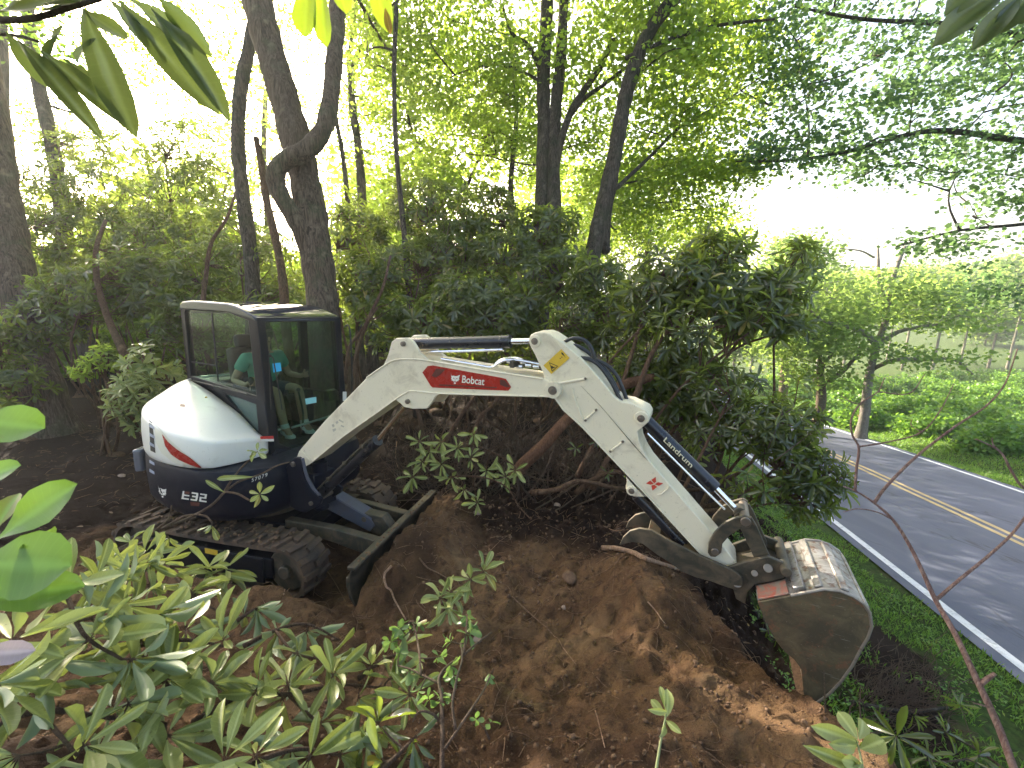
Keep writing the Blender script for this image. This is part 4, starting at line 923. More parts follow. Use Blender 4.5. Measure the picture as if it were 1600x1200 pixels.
# ---- blade
BX = 1.51
q = MB(); prf = [(.06, .0), (.02, .06), (0, .14), (.01, .24), (.05, .33), (.085, .35), (.085, .335), (.055, .31), (.035, .24), (.028, .14), (.045, .06), (.08, .0)]
q.loft([tps([(BX+a-.05, y_, z_) for a, z_ in prf]) for y_ in (-.80, .80)]); q.box(tp(BX+.0, 0, .333), (.075, 1.6, .03), RtM); q.beam(tp(BX-.04, -.8, .2), tp(BX-.04, .8, .2), .03, .10, RtM[:, 2])
bl = obj('dozer_blade', q, MT['steel'], EX, bevel=.006)
for y_ in (-.28, .28):
    q = MB(); q.prism(tps([(.45, y_-.045, .30), (.45, y_-.045, .38), (1.0, y_-.045, .36), (BX-.03, y_-.045, .30), (BX-.03, y_-.045, .12), (1.0, y_-.045, .22)]), RtM[:, 1]*.09); obj('push_arm', q, MT['steel'], bl, bevel=.008)
q = MB(); q.tube([tp(.60, 0, .50), tp(1.0, 0, .38), tp(1.30, 0, .28)], [.04, .045, .035], 20); bcy = obj('blade_cylinder', q, MT['cylinder'], EX)
q = MB(); q.prism(tps([(.66, -.08, .53), (.78, -.08, .57), (1.24, -.08, .37), (1.28, -.08, .31), (1.22, -.08, .24), (.70, -.08, .43)]), RtM[:, 1]*.012); q.prism(tps([(.66, -.075, .53), (.78, -.075, .57), (.78, .07, .57), (.66, .07, .53)]), RtM[:, 2]*.008); q.prism(tps([(.78, -.075, .57), (1.24, -.075, .37), (1.24, .07, .37), (.78, .07, .57)]), RtM[:, 2]*.008); obj('cylinder_guard', q, MT['grey'], bcy, bevel=.004)
q = MB(); q.tube([tp(.52, -.03, .53), tp(.72, -.03, .47)], .022, 16); obj('rod', q, MT['chrome'], bcy)
q = MB(); q.prism(tps([(1.1, -.06, .42), (1.35, -.06, .40), (1.46, -.06, .26), (1.46, -.06, .16), (1.1, -.06, .26)]), RtM[:, 1]*.12); q.cyl(tp(1.16, -.085, .36), tp(1.16, .085, .36), .028); obj('blade_bracket', q, MT['steel'], bl, bevel=.006)
# soil heaped on the blade and tracks
q = MB()
for k in range(260):
    if k < 60: x_, y_, z_ = BX+rng.random()*.03, rng.uniform(-.8, .80), .345
    else:
        s_ = rng.choice([-1, 1]); x_, y_, z_ = rng.uniform(-.9, .75), s_*rng.uniform(.47, .76), .545-.145
    q.ball(tp(x_, y_, z_), rng.uniform(.006, .02), 6, 4, M=rz(rng.random()*6)@rx(rng.random()*6)@np.diag([1, .8, .65]))
obj('clinging_soil', q, MT['clod'], EX)
tag(bpy.data.objects['clinging_soil'], kind='stuff')

# ================================================================ driver
def hq(*a): return hp(*a)
def skin_fig(name, pts, edges, rad, mat, parent, root=0, levels=2):
    V_ = np.asarray(pts, float); M = WM[parent.name]; Vl = (V_-M[:3, 3])@M[:3, :3]
    me_ = bpy.data.meshes.new(name); me_.from_pydata([tuple(v_) for v_ in Vl], edges, []); me_.update()
    o = bpy.data.objects.new(name, me_); COL.objects.link(o); o.parent = parent; WM[o.name] = M
    sk = o.modifiers.new('k', 'SKIN'); sk.use_smooth_shade = True
    lay = me_.skin_vertices[0].data
    for i, r_ in enumerate(rad):
        lay[i].radius = (r_, r_) if np.isscalar(r_) else r_; lay[i].use_root = (i == root)
    sb = o.modifiers.new('s', 'SUBSURF'); sb.levels = levels; sb.render_levels = levels
    me_.materials.append(mat)
    return o
PX, PY = -.60, .34
per = thing('person', 'person in a green t-shirt sitting at the controls inside the excavator cab', 'person', hp(PX, PY, 1.42), RhM)
J = [hq(PX, PY, 1.50), hq(PX+.02, PY, 1.64), hq(PX+.05, PY, 1.84), hq(PX+.08, PY, 1.93), hq(PX+.105, PY-.005, 2.00), hq(PX+.125, PY-.01, 2.09), hq(PX+.115, PY-.01, 2.165),
     hq(PX+.06, PY-.19, 1.86), hq(PX+.02, PY-.32, 1.62), hq(PX+.27, PY-.33, 1.60), hq(PX+.34, PY-.33, 1.64),
     hq(PX+.06, PY+.19, 1.86), hq(PX+.04, PY+.31, 1.63), hq(PX+.28, PY+.31, 1.62), hq(PX+.35, PY+.31, 1.66),
     hq(PX+.08, PY-.10, 1.49), hq(PX+.47, PY-.13, 1.52), hq(PX+.56, PY-.12, 1.12), hq(PX+.66, PY-.12, 1.05),
     hq(PX+.08, PY+.10, 1.49), hq(PX+.47, PY+.13, 1.52), hq(PX+.56, PY+.12, 1.12), hq(PX+.66, PY+.12, 1.05)]
Ed = [(0, 1), (1, 2), (2, 3), (3, 4), (4, 5), (5, 6), (2, 7), (7, 8), (8, 9), (9, 10), (2, 11), (11, 12), (12, 13), (13, 14), (0, 15), (15, 16), (16, 17), (17, 18), (0, 19), (19, 20), (20, 21), (21, 22)]
Rr = [.125, .115, .12, .055, .058, .085, .07, .055, .040, .028, .026, .055, .040, .028, .026, .085, .058, .042, .035, .085, .058, .042, .035]
body_ = skin_fig('body', J, Ed, Rr, MT['skin'], per)
q = MB()                                       # face: nose, brow, ears
hc = hq(PX+.125, PY-.01, 2.085)
q.ball(hc+RhM@np.array([.088, 0, -.01]), .015, 8, 6, sc=(1, .8, 1.4), M=RhM); q.ball(hc+RhM@np.array([.0, -.083, -.005]), .02, 8, 6, sc=(.6, .5, 1.3), M=RhM); q.ball(hc+RhM@np.array([.0, .083, -.005]), .02, 8, 6, sc=(.6, .5, 1.3), M=RhM); obj('nose_and_ears', q, MT['skin'], per)
q = MB()
for s_ in (-1, 1): q.ball(hc+RhM@np.array([.074, .03*s_, .012]), .011, 8, 6, M=RhM)
q.ball(hc+RhM@np.array([.078, 0, -.045]), .018, 8, 6, sc=(.35, 1.2, .25), M=RhM); obj('eyes_and_mouth', q, MT['ink'], per)
q = MB(); V0 = len(q.v); q.ball(hc+RhM@np.array([-.012, 0, .035]), .104, 20, 12, sc=(1.02, .92, .88), M=RhM); q.ball(hc+RhM@np.array([.04, 0, .085]), .06, 14, 8, sc=(1.1, 1.2, .55), M=RhM); obj('hair', q, MT['hair'], per)
shp = [J[0]+RhM@np.array([0, 0, -.02]), J[1], J[2]+RhM@np.array([-.01, 0, -.02]), J[3]+RhM@np.array([-.015, 0, -.03]), J[7], J[7]+(J[8]-J[7])*.62, J[11], J[11]+(J[12]-J[11])*.62]
skin_fig('t_shirt', shp, [(0, 1), (1, 2), (2, 3), (2, 4), (4, 5), (2, 6), (6, 7)], [(.15, .145), (.145, .14), (.148, .14), .075, .078, .068, .078, .068], MT['shirt'], per)
skin_fig('shorts', [J[0]+RhM@np.array([0, 0, -.03]), J[15], J[15]+(J[16]-J[15])*.75, J[19], J[19]+(J[20]-J[19])*.75], [(0, 1), (1, 2), (0, 3), (3, 4)], [.145, .1, .078, .1, .078], MT['shorts'], per)
for a, b in ((17, 18), (21, 22)):
    q = MB(); q.tube([J[a]+(J[a-1]-J[a])*.12, J[a]], [.045, .05], 14); q.loft([np.array([J[a]+RhM@(np.array([.06*math.cos(t), .05*math.sin(t), 0])+np.array(o_)) for t in np.linspace(0, 6.283, 14, endpoint=False)])for o_ in ((0, 0, -.02), (.02, 0, -.05), (.08, 0, -.07), (.085, 0, -.09))]); obj('sock_and_shoe', q, MT['shoe'], per)
for a, s_ in ((10, 1), (14, -1)):              # hands closed round the joysticks
    for f in range(5):
        q = MB(); P0 = J[a]; fw = RhM[:, 0]; up = RhM[:, 2]; sd_ = RhM[:, 1]*s_
        if f < 4: q.tube(crom([P0+up*(.02-.014*f)-fw*.01, P0+fw*.035+up*(.025-.017*f)-sd_*.015, P0+fw*.05+up*(.02-.017*f)+sd_*.015, P0+fw*.03+up*(.015-.017*f)+sd_*.035], 4), [.009]*13, 8)
        else: q.tube(crom([P0-fw*.02+up*.02, P0+fw*.01+up*.045+sd_*.01, P0+fw*.035+up*.04+sd_*.03], 4), .0095, 8)
        obj('finger', q, MT['skin'], per)
# ================================================================ vegetation builders
def tmpl_big(fold=.18, droop=.18, n=7, wp=.8):
    ts = np.array([0, .1, .25, .42, .6, .78, .92, 1.])[:n+1]; V_ = []
    for t in ts:
        w_ = .5*{0: .05, .1: .22, .25: .52, .42: .82, .6: 1., .78: .95, .92: .62, 1.: .04}[round(float(t), 2)]; z0 = -droop*t*t
        wave = .03*math.sin(t*9)
        for s_ in (-1, -.5, 0, .5, 1): V_.append((s_*w_, t, z0+fold*abs(s_)*w_*2*.5+wave*s_*abs(s_)))
    F_ = [(i*5+j, i*5+j+1, (i+1)*5+j+1, (i+1)*5+j) for i in range(len(ts)-1) for j in range(4)]
    return np.array(V_), F_
def tmpl_mid(fold=.16, droop=.16):
    V_ = [(0, 0, 0)]
    for t, w_ in ((.30, .30), (.62, .50), (.88, .38)): V_ += [(-w_, t, fold*w_-droop*t*t), (0, t, -droop*t*t), (w_, t, fold*w_-droop*t*t)]
    V_.append((0, 1, -droop))
    return np.array(V_), [(0, 2, 1), (0, 3, 2), (1, 2, 5, 4), (2, 3, 6, 5), (4, 5, 8, 7), (5, 6, 9, 8), (7, 8, 10), (8, 9, 10)]
def tmpl_small():
    return np.array([(0, 0, 0), (-.5, .45, .10), (0, 1, -.05), (.5, .45, .10), (0, .5, 0)]), [(0, 4, 1), (1, 4, 2), (2, 4, 3), (3, 4, 0)]
def tmpl_quad():
    return np.array([(0, 0, 0), (-.46, .5, .06), (0, 1, 0), (.46, .5, .06)]), [(0, 3, 2, 1)]
TB = [tmpl_big(.2, .14), tmpl_big(.32, .34), tmpl_big(.12, .05), tmpl_big(.25, -.10)]; TM, TS, TQ = tmpl_mid(), tmpl_small(), tmpl_quad()
VB = np.tile([0, .5, 1., .5, 0], 8)
SV = np.concatenate([[t_*75-8*a_ for a_ in (1, .5, 0, .5, 1)] for t_ in (0, .1, .25, .42, .6, .78, .92, 1.)])
def unit(A): return A/np.maximum(1e-9, np.linalg.norm(A, axis=-1, keepdims=True))
class LB:
    def __init__(s): s.V = []; s.L = []; s.T = []; s.R = []; s.n = 0; s.W = []; s.Q = []
    def add(s, tm, P, Dr, Up, ln, wd, rnd):
        tv, tf = tm; P = np.atleast_2d(P); N = len(P); Dr = unit(np.atleast_2d(Dr)+np.zeros((N, 3))); Up = np.atleast_2d(Up)+np.zeros((N, 3))
        X_ = unit(np.cross(Dr, Up)); Z_ = np.cross(X_, Dr); ln = np.zeros(N)+ln; wd = np.zeros(N)+wd; k = len(tv)
        V_ = P[:, None]+X_[:, None]*(tv[None, :, 0:1]*wd[:, None, None])+Dr[:, None]*(tv[None, :, 1:2]*ln[:, None, None])+Z_[:, None]*(tv[None, :, 2:3]*ln[:, None, None])
        s.V.append(V_.reshape(-1, 3)); base = (np.arange(N)*k+s.n)[:, None]
        fl = np.concatenate([np.array(f) for f in tf]); s.L.append((base+fl[None]).ravel()); s.T.append(np.tile([len(f) for f in tf], N))
        s.R.append(np.repeat(np.zeros(N)+rnd, k)); s.n += N*k; s.W.append(np.tile(VB, N) if k == 40 else np.zeros(N*k)); s.Q.append(np.tile(SV, N) if k == 40 else np.zeros(N*k))
    def make(s, name, mat, parent=None, **kw):
        V_ = np.concatenate(s.V); M = WM[parent.name] if parent is not None else base_matrix(V_)
        Vl = (V_-M[:3, 3])@M[:3, :3]; T_ = np.concatenate(s.T); st_ = np.concatenate([[0], np.cumsum(T_)[:-1]])
        me_ = mesh_np(name, Vl, np.concatenate(s.L), st_, T_, np.concatenate(s.R), vein=np.concatenate(s.W), sv=np.concatenate(s.Q)); o = place(me_, name, V_, parent, mat)
        if parent is None: o.matrix_world = Matrix(M.tolist())
        WM[o.name] = M; return tag(o, **kw)
def rosettes(lb, P, A, nl, L_, tm=TM, wr=.27, el=(60, 105), rv=(.0, 1.), grav=.28):
    """whorls of leaves: P tips, A axes"""
    P = np.atleast_2d(P); A = unit(np.atleast_2d(A)); N = len(P)
    ref = np.where(np.abs(A[:, 2:3]) < .9, [[0, 0, 1.]], [[1., 0, 0]]); X_ = unit(np.cross(A, ref)); Y_ = np.cross(A, X_)
    ph0 = rng.random(N)*6.28; rs_ = rng.random(N)
    for k in range(nl):
        ph = ph0+k*2.399+rng.normal(0, .15, N); e = np.radians(rng.uniform(*el, N))*(.55+.45*(k+1)/nl)
        d = A*np.cos(e)[:, None]+(X_*np.cos(ph)[:, None]+Y_*np.sin(ph)[:, None])*np.sin(e)[:, None]+np.array([0, 0, -grav])
        up = A+rng.normal(0, .25, (N, 3)); ln = L_*(.65+.5*rs_)*rng.uniform(.75, 1.1, N)
        lb.add(tm, P-A*(.02*k/nl), d, up, ln, ln*wr*rng.uniform(.85, 1.15, N), rng.uniform(rv[0], rv[1], N))
def sag(a, b, k=.12, n=6, side=None):
    a = np.asarray(a, float); b = np.asarray(b, float); L_ = np.linalg.norm(b-a); side = rng.normal(0, k*L_, 3) if side is None else side
    t = np.linspace(0, 1, n)[:, None]; return a+(b-a)*t+side*np.sin(math.pi*t)
def blobs_px(bl):
    out_ = []
    for b in bl:
        u, v, d, ru, rv_ = b[:5]; rd = b[5] if len(b) > 5 else (ru+rv_)*.5*d/FPX
        out_.append((D(u, v, d), np.array([ru*d/FPX, rd, rv_*d/FPX])))
    return out_
def sample_blobs(bl, n, shell=.55):
    vol = np.array([np.prod(r_)**.67 for _, r_ in bl]); idx = rng.choice(len(bl), n, p=vol/vol.sum())
    d = unit(rng.normal(size=(n, 3))); r_ = rng.uniform(shell**2, 1, n)**.5*(1+.22*fbm(d[:, 0]*2+idx, d[:, 1]*2, d[:, 2]*2, 3))
    C = np.array([bl[i][0] for i in idx]); S_ = np.array([bl[i][1] for i in idx])
    return C+d*S_*r_[:, None], unit(d/S_), idx
def paths_px(paths): return [np.array([D(u, v, d) for u, v, d in p_]) for p_ in paths]
def to_ground(p0, k=.0):
    g_ = G(p0[0], p0[1])-.08; return np.array([p0[0]+k, p0[1], g_])
def shrub(label, bl, n=320, L_=.185, nl=8, mat='rhodo', stems=None, bark='bark_brown', nst=5, sr=.028, tm=TM, group='rhododendrons of the thicket', name='rhododendron_shrub', cat='shrub', shell=.55, wr=.27, gap=.0, base=None, twig=.5):
    bl = blobs_px(bl) if len(bl[0]) > 2 else bl
    n = int(n*.85)
    P, A, idx = sample_blobs(bl, n, shell)
    keep = P[:, 2] > np.array([zz for zz in gzi(P[:, 0], P[:, 1])])+.08
    if gap: keep &= fbm(P[:, 0]*1.6, P[:, 1]*1.6, P[:, 2]*1.6, 2) > gap-.6
    P, A, idx = P[keep], A[keep], idx[keep]
    c = np.mean([b[0] for b in bl], 0); b0 = np.array([c[0], c[1], 0.]) if base is None else np.array([base[0], base[1], 0.]); b0[2] = G(b0[0], b0[1])-.03
    root = thing(name, label, cat, b0, None, group)
    A = unit(A*.8+np.array([0, 0, .55])+rng.normal(0, .35, A.shape))
    lb = LB(); rosettes(lb, P, A, nl, L_, tm, wr); lb.make('foliage', MT[mat], root)
    q = MB(); nodes = []; q.ball(b0, sr*4, 10, 6, sc=(1.3, 1.3, .7))
    for i, (cc, rr_) in enumerate(bl):
        for j in range(max(1, nst//len(bl))):
            st_ = b0+np.array([rng.normal(0, .12), rng.normal(0, .12), -.03]); en = cc+rng.normal(0, .4, 3)*rr_
            pth = sag(st_, en, .10, 9); q.tube(pth, np.linspace(sr*rng.uniform(.8, 1.2), sr*.35, 9), 7); nodes += list(pth[3:])
    for p_ in (stems or []):
        q.tube(crom(p_[0], 5), np.linspace(p_[1], p_[2], len(crom(p_[0], 5))), 9); nodes += list(p_[0][1:])
    nodes = np.array(nodes)
    for i in range(len(P)):
        if rng.random() < twig:
            k = np.argmin(np.linalg.norm(nodes-(P[i]-A[i]*.3-np.array([0, 0, .1])), axis=1)); e = nodes[k]
            if np.linalg.norm(e-P[i]) > .9: e = P[i]-A[i]*.3-np.array([0, 0, .08])
            q.tube(np.array([e, (e+P[i])/2-A[i]*.04+rng.normal(0, .02, 3), P[i]]), [.009, .007, .004], 4, cap=False)
    obj('branches', q, MT[bark], root, smooth=True)
    return root
def leaf_clumps(lb, C, per, sig, ls, tm, rv=(0, 1), up=.5):
    C = C[rng.random(len(C)) < .8]; per = int(per*1.25); ls = ls*1.15
    N = len(C)*per; P = np.repeat(C, per, 0)+rng.normal(size=(N, 3))*np.array(sig)
    d = unit(rng.normal(size=(N, 3))*np.array([1, 1, .45])); u_ = rng.normal(0, .5, (N, 3))+np.array([0, 0, up])
    s_ = ls*rng.uniform(.65, 1.25, N); r_ = np.clip(np.repeat(rng.uniform(0, 1, len(C)), per)*.5+rng.uniform(0, .5, N), 0, 1)
    lb.add(tm, P, d, u_, s_, s_*.95, rv[0]+(rv[1]-rv[0])*r_)
shade_clump_n = 210
def tree(label, trunks, bl, ncl=160, per=60, ls=.09, mat='canopy', bark='bark_dark', sig=(.30, .30, .17), name='tree', group=None, nbr=40, tm=TQ, shell=.2, base=True, brr=.02, cat='tree', over=None):
    tr = [(np.array([D(*q_) for q_ in p_]), r0, r1) for p_, r0, r1 in trunks]
    if base:
        P0 = tr[0][0]; tr[0] = (np.vstack([to_ground(P0[0]), P0]), tr[0][1], tr[0][2])
    b0 = tr[0][0][0]; root = thing(name, label, cat, b0+np.array([0, 0, .06]), None, group)
    for k, (P_, r0, r1) in enumerate(tr):
        q = MB(); C_ = crom(P_, 8); n_ = len(C_); rad = np.linspace(r0, r1, n_)
        if k == 0 and base: rad = rad*(1+.45*np.exp(-np.arange(n_)/3.))
        rad = rad*(1+.07*fbm(np.arange(n_)*.5, np.zeros(n_)+k, 0, 2)); q.tube(C_, rad, 18 if r0 > .08 else 10)
        if k and r0 > .03: q.ball(P_[0], r0*1.15, 10, 6)
        obj('trunk' if k == 0 else 'limb', q, MT[bark], root, smooth=True)
    if bl:
        bb = blobs_px(bl); C, A, idx = sample_blobs(bb, ncl, shell); lb = LB(); leaf_clumps(lb, C, per, sig, ls, tm)
        if over:  # extra leaf clumps, added to hold back sky and sun light
            Co, _, _ = sample_blobs([(np.array(o_[:3]), np.array(o_[3:6])) for o_ in over], shade_clump_n, .0); leaf_clumps(lb, Co, 46, (.38, .38, .2), .15, tm)
        lb.make('crown', MT[mat], root)
        q = MB(); nodes = np.vstack([crom(t_[0], 4) for t_ in tr]); sel = rng.permutation(len(C))[:nbr]
        made = []
        for i in sel:
            c = C[i]; nn_ = np.vstack([nodes]+made) if made else nodes
            dd_ = np.linalg.norm(nn_-c, axis=1)+2.*np.maximum(0, nn_[:, 2]-c[2]); e = nn_[np.argmin(dd_)]
            L_ = np.linalg.norm(e-c)
            pth = sag(e, c, .09, 8); q.tube(pth, np.linspace(min(.05, brr*(.6+.4*L_)), .006, 8), 6, cap=False); made.append(pth[2:])
        if len(sel): obj('branches', q, MT[bark], root, smooth=True)
    return root

# ================================================================ the trees
tree('thick grey trunk behind the cab with a second stem twisted round it',
     [([(512, 600, 6.7), (508, 520, 6.7), (503, 460, 6.7), (494, 390, 6.7), (484, 320, 6.7), (466, 235, 6.7), (446, 160, 6.7), (425, 90, 6.7), (404, 10, 6.7), (388, -80, 6.8), (370, -220, 7.2)], .25, .21),
      ([(484, 395, 6.62), (466, 350, 6.5), (446, 318, 6.4), (433, 292, 6.35), (432, 268, 6.3), (447, 250, 6.3), (470, 240, 6.32), (492, 222, 6.35), (508, 195, 6.4), (517, 150, 6.5), (522, 95, 6.6), (526, 40, 6.7), (530, -20, 6.8), (548, -160, 7.2)], .135, .12)],
     [(520, -330, 9, 420, 130, 2.5), (560, -120, 8.5, 140, 90), (640, 60, 9.5, 90, 90)], 120, 60, .09, 'canopy', 'bark', nbr=22, cat='tree trunk', over=[(-3.0, .2, 10.5, 4.5, 3.6, 1.0), (-5.5, 2.5, 11, 3, 3, 1.0), (-2.5, -4.5, 9.5, 5, 4, 1.2)])  # over: unseen clumps added above the camera to block sky fill
tree('slim dark tree standing left of the twisted trunk', [([(397, 560, 8), (396, 470, 8), (392, 400, 8), (380, 310, 8), (372, 225, 8), (376, 140, 8), (390, 70, 8), (400, 0, 8), (405, -120, 8)], .14, .10)],
     [(400, -200, 8.5, 150, 110), (380, 120, 9, 60, 70), (300, -60, 9, 120, 60)], 60, 50, .085, 'canopy', nbr=14)
tree('broken reddish snag leaning between two trunks', [([(448, 520, 7.6), (443, 450, 7.6), (436, 400, 7.6), (424, 345, 7.6), (414, 300, 7.6), (408, 255, 7.6), (400, 215, 7.6)], .085, .05)], [], bark='bark_brown', cat='dead tree')
tree('stout leaning trunk at the left edge of the clearing', [([(68, 610, 7.6), (52, 560, 7.6), (36, 490, 7.6), (28, 430, 7.6), (10, 340, 7.6), (-5, 240, 7.6), (-25, 100, 7.6), (-60, -80, 7.6)], .30, .20)],
     [(-40, -160, 8, 240, 140), (60, 60, 8.5, 60, 60)], 70, 55, .085, 'canopy_b', 'bark', nbr=12)
tree('pale far trunk washed out by the bright sky at upper left', [([(108, 420, 10.5), (96, 320, 10.5), (82, 230, 10.5), (62, 140, 10.5), (48, 60, 10.5), (40, -30, 10.5)], .17, .12)], [(60, -120, 11, 200, 120), (170, 110, 12, 110, 60), (90, 220, 12, 80, 50), (260, 60, 12, 90, 50), (320, 180, 12.5, 60, 60)], 190, 50, .08, 'canopy', nbr=14)
tree('bare straight trunk against the sky in the upper left corner', [([(20, 480, 11), (12, 330, 11), (4, 180, 11), (2, 60, 11), (-4, -60, 11)], .17, .12)], [(-60, -160, 12, 160, 100), (0, 300, 13, 100, 60), (40, 180, 13, 90, 50)], 100, 50, .085, 'canopy_b', nbr=12)
tree('twin dark trunks rising above the middle of the thicket',
     [([(846, 470, 9), (846, 380, 9), (847, 300, 9), (850, 210, 9), (849, 130, 9), (853, 50, 9), (856, -40, 9), (860, -200, 9.3)], .17, .12),
      ([(868, 440, 8.9), (866, 330, 8.9), (865, 240, 8.9), (869, 160, 9), (876, 95, 9), (880, 20, 9), (884, -100, 9)], .15, .10),
      ([(866, 290, 8.9), (873, 235, 8.85), (890, 180, 8.8), (912, 142, 8.8), (936, 108, 8.7), (958, 62, 8.7)], .085, .05),
      ([(888, 185, 8.8), (912, 155, 8.7), (944, 132, 8.6), (985, 100, 8.5)], .05, .03),
      ([(846, 112, 9), (836, 90, 8.95), (822, 68, 8.9), (800, 52, 8.9), (785, 10, 8.9)], .06, .03)],
     [(700, 80, 9.5, 130, 100), (780, 170, 10.5, 110, 90), (930, 60, 9, 110, 90), (880, 190, 10.5, 110, 80), (680, 200, 11, 100, 60), (850, -130, 9.5, 300, 110, 2.0), (760, 20, 9, 130, 70)], 330, 75, .088, 'canopy', nbr=70)
tree('dark curved tree leaning right above the rhododendrons',
     [([(922, 440, 7.8), (932, 370, 7.8), (945, 310, 7.8), (958, 255, 7.8), (968, 200, 7.8), (980, 140, 7.8), (1000, 80, 7.8), (1024, 35, 7.7), (1060, -10, 7.6), (1120, -90, 7.6)], .155, .11),
      ([(948, 300, 7.8), (965, 292, 7.9), (978, 280, 8.1), (1010, 250, 8.4), (1060, 200, 8.8)], .05, .03),
      ([(980, 90, 7.8), (1050, 60, 7.7), (1120, 40, 7.6), (1210, 30, 7.5)], .04, .02),
      ([(946, 390, 8.4), (950, 330, 8.4), (962, 280, 8.6)], .09, .06)],
     [(1040, 120, 8.5, 110, 90), (1060, 230, 9, 120, 80), (980, 300, 10, 110, 60), (1150, 90, 8.5, 120, 90), (1130, 280, 9.5, 90, 45), (1060, -80, 8.5, 260, 80, 1.8), (1020, 20, 8, 120, 60), (1000, 345, 9.5, 60, 36), (1080, 335, 10, 80, 34), (1130, 360, 11, 50, 28)], 360, 80, .085, 'canopy', nbr=70)
tree('very thin straight sapling between the twisted trunk and the twin trunks', [([(636, 420, 7.5), (628, 330, 7.5), (622, 270, 7.5), (617, 190, 7.5), (616, 100, 7.5), (619, 20, 7.5), (620, -60, 7.5)], .05, .035)], [(600, 90, 8.5, 70, 80), (620, -80, 8, 90, 60), (640, 200, 9, 60, 70)], 90, 60, .08, 'canopy', nbr=20)
tree('grey forked tree further back right of the twisted trunk', [([(568, 400, 11), (565, 300, 11), (560, 230, 11), (551, 170, 11), (549, 120, 11), (560, 85, 11), (585, 50, 11), (605, 0, 11)], .13, .06), ([(551, 150, 11), (545, 100, 11), (552, 40, 11), (560, -40, 11)], .06, .04)],
     [(590, 120, 11, 60, 70), (560, 20, 11, 80, 60), (520, -60, 11, 130, 60), (575, 230, 12, 60, 50)], 120, 60, .085, 'canopy', nbr=30)
tree('small leaning stem seen right behind the twisted stem', [([(545, 330, 10), (535, 240, 10), (526, 190, 10), (520, 140, 10), (515, 60, 10)], .06, .04)], [(480, 30, 11, 60, 50), (545, 150, 12, 40, 60)], 36, 55, .08, 'canopy', nbr=10)
tree('slender grey tree just left of the twin trunks', [([(798, 330, 11), (800, 260, 11), (806, 200, 11), (806, 140, 11), (800, 60, 11)], .075, .05), ([(806, 225, 11), (780, 205, 11), (750, 215, 11), (720, 190, 11.2)], .04, .02), ([(730, 290, 12), (752, 240, 12), (770, 205, 12), (800, 180, 12)], .05, .03)],
     [(740, 130, 12, 110, 110), (820, 240, 12.5, 90, 60), (660, 300, 12.5, 110, 50)], 150, 70, .09, 'canopy', nbr=36)
tree('overhanging roadside tree whose dark leafy limbs reach in from the right',
     [([(1960, 700, 8.5), (1900, 500, 8.5), (1850, 300, 8.5), (1800, 60, 8.5), (1780, -200, 8.5)], .22, .14),
      ([(1850, 300, 8.5), (1700, 240, 8.3), (1560, 215, 8.2), (1450, 205, 8.2), (1330, 235, 8.2), (1240, 250, 8.3), (1150, 252, 8.4)], .08, .015),
      ([(1820, 120, 8.5), (1660, 70, 8.2), (1500, 40, 8), (1350, 30, 7.9), (1240, 10, 7.9)], .07, .02),
      ([(1860, 330, 8.5), (1720, 330, 8.4), (1600, 350, 8.3), (1500, 360, 8.3), (1400, 385, 8.3)], .06, .012)],
     [(1230, 90, 8.3, 100, 70), (1330, 170, 8.3, 130, 80), (1450, 90, 8.1, 120, 70), (1540, 200, 8.2, 100, 70), (1180, 245, 8.3, 90, 28), (1270, 240, 8.3, 90, 35), (1400, 250, 8.3, 100, 40), (1560, 340, 8.3, 80, 50), (1470, 385, 8.3, 60, 22), (1350, 0, 8, 200, 50), (1600, 60, 8, 120, 90), (1620, 260, 8.2, 100, 120), (1560, 450, 9, 40, 50), (1220, 170, 8.3, 60, 50)], 380, 40, .088, 'canopy_c', nbr=90, sig=(.26, .26, .10), over=[(3.2, -.5, 9.0, 4.0, 3.2, 1.0), (3.5, -5.0, 9.0, 4.5, 3.5, 1.2), (0.2, -3, 7.8, 3, 2.5, .8)])  # over: out-of-view crown overhead, added to cut the sky fill
# across the road
tree('spreading oak across the road with one thick forked trunk', [([(1352, 640, 19), (1356, 600, 19), (1362, 570, 19), (1372, 535, 19), (1384, 500, 19), (1390, 455, 19), (1402, 415, 19), (1414, 385, 19)], .20, .07),
      ([(1370, 540, 19), (1350, 520, 18.6), (1320, 510, 18.2), (1285, 500, 18), (1250, 470, 18)], .13, .04), ([(1374, 538, 19), (1400, 520, 18.6), (1430, 512, 18.3), (1470, 506, 18)], .12, .04), ([(1386, 480, 19), (1374, 440, 19), (1372, 385, 19)], .12, .04), ([(1366, 575, 19), (1400, 562, 18), (1450, 562, 17.6), (1490, 562, 17.3), (1520, 585, 17)], .10, .03), ([(1365, 402, 19), (1345, 392, 19), (1312, 388, 19)], .05, .02)],
     [(1380, 480, 19, 90, 35), (1310, 470, 18.5, 80, 40), (1450, 470, 18.5, 80, 40), (1385, 440, 19, 60, 26), (1270, 490, 18, 60, 30), (1500, 500, 18, 60, 35), (1330, 530, 17.5, 60, 22), (1450, 555, 17.5, 70, 18)], 170, 50, .15, 'canopy_far', 'bark_far', sig=(.7, .7, .16), nbr=60, brr=.02)
tree('low many-stemmed tree beside the oak across the road', [([(1283, 625, 19.5), (1282, 590, 19.5), (1284, 570, 19.5), (1300, 550, 19.5), (1312, 525, 19.5)], .22, .08), ([(1285, 600, 19.5), (1310, 585, 19.2), (1335, 560, 19), (1350, 530, 19)], .14, .05), ([(1283, 575, 19.5), (1278, 540, 19.5), (1260, 520, 19.5)], .1, .05)],
     [(1250, 545, 19.5, 70, 35), (1230, 500, 20, 60, 45), (1300, 510, 20, 60, 30), (1290, 590, 18.8, 50, 22)], 120, 50, .16, 'canopy_far', 'bark', sig=(.6, .6, .2), nbr=30)
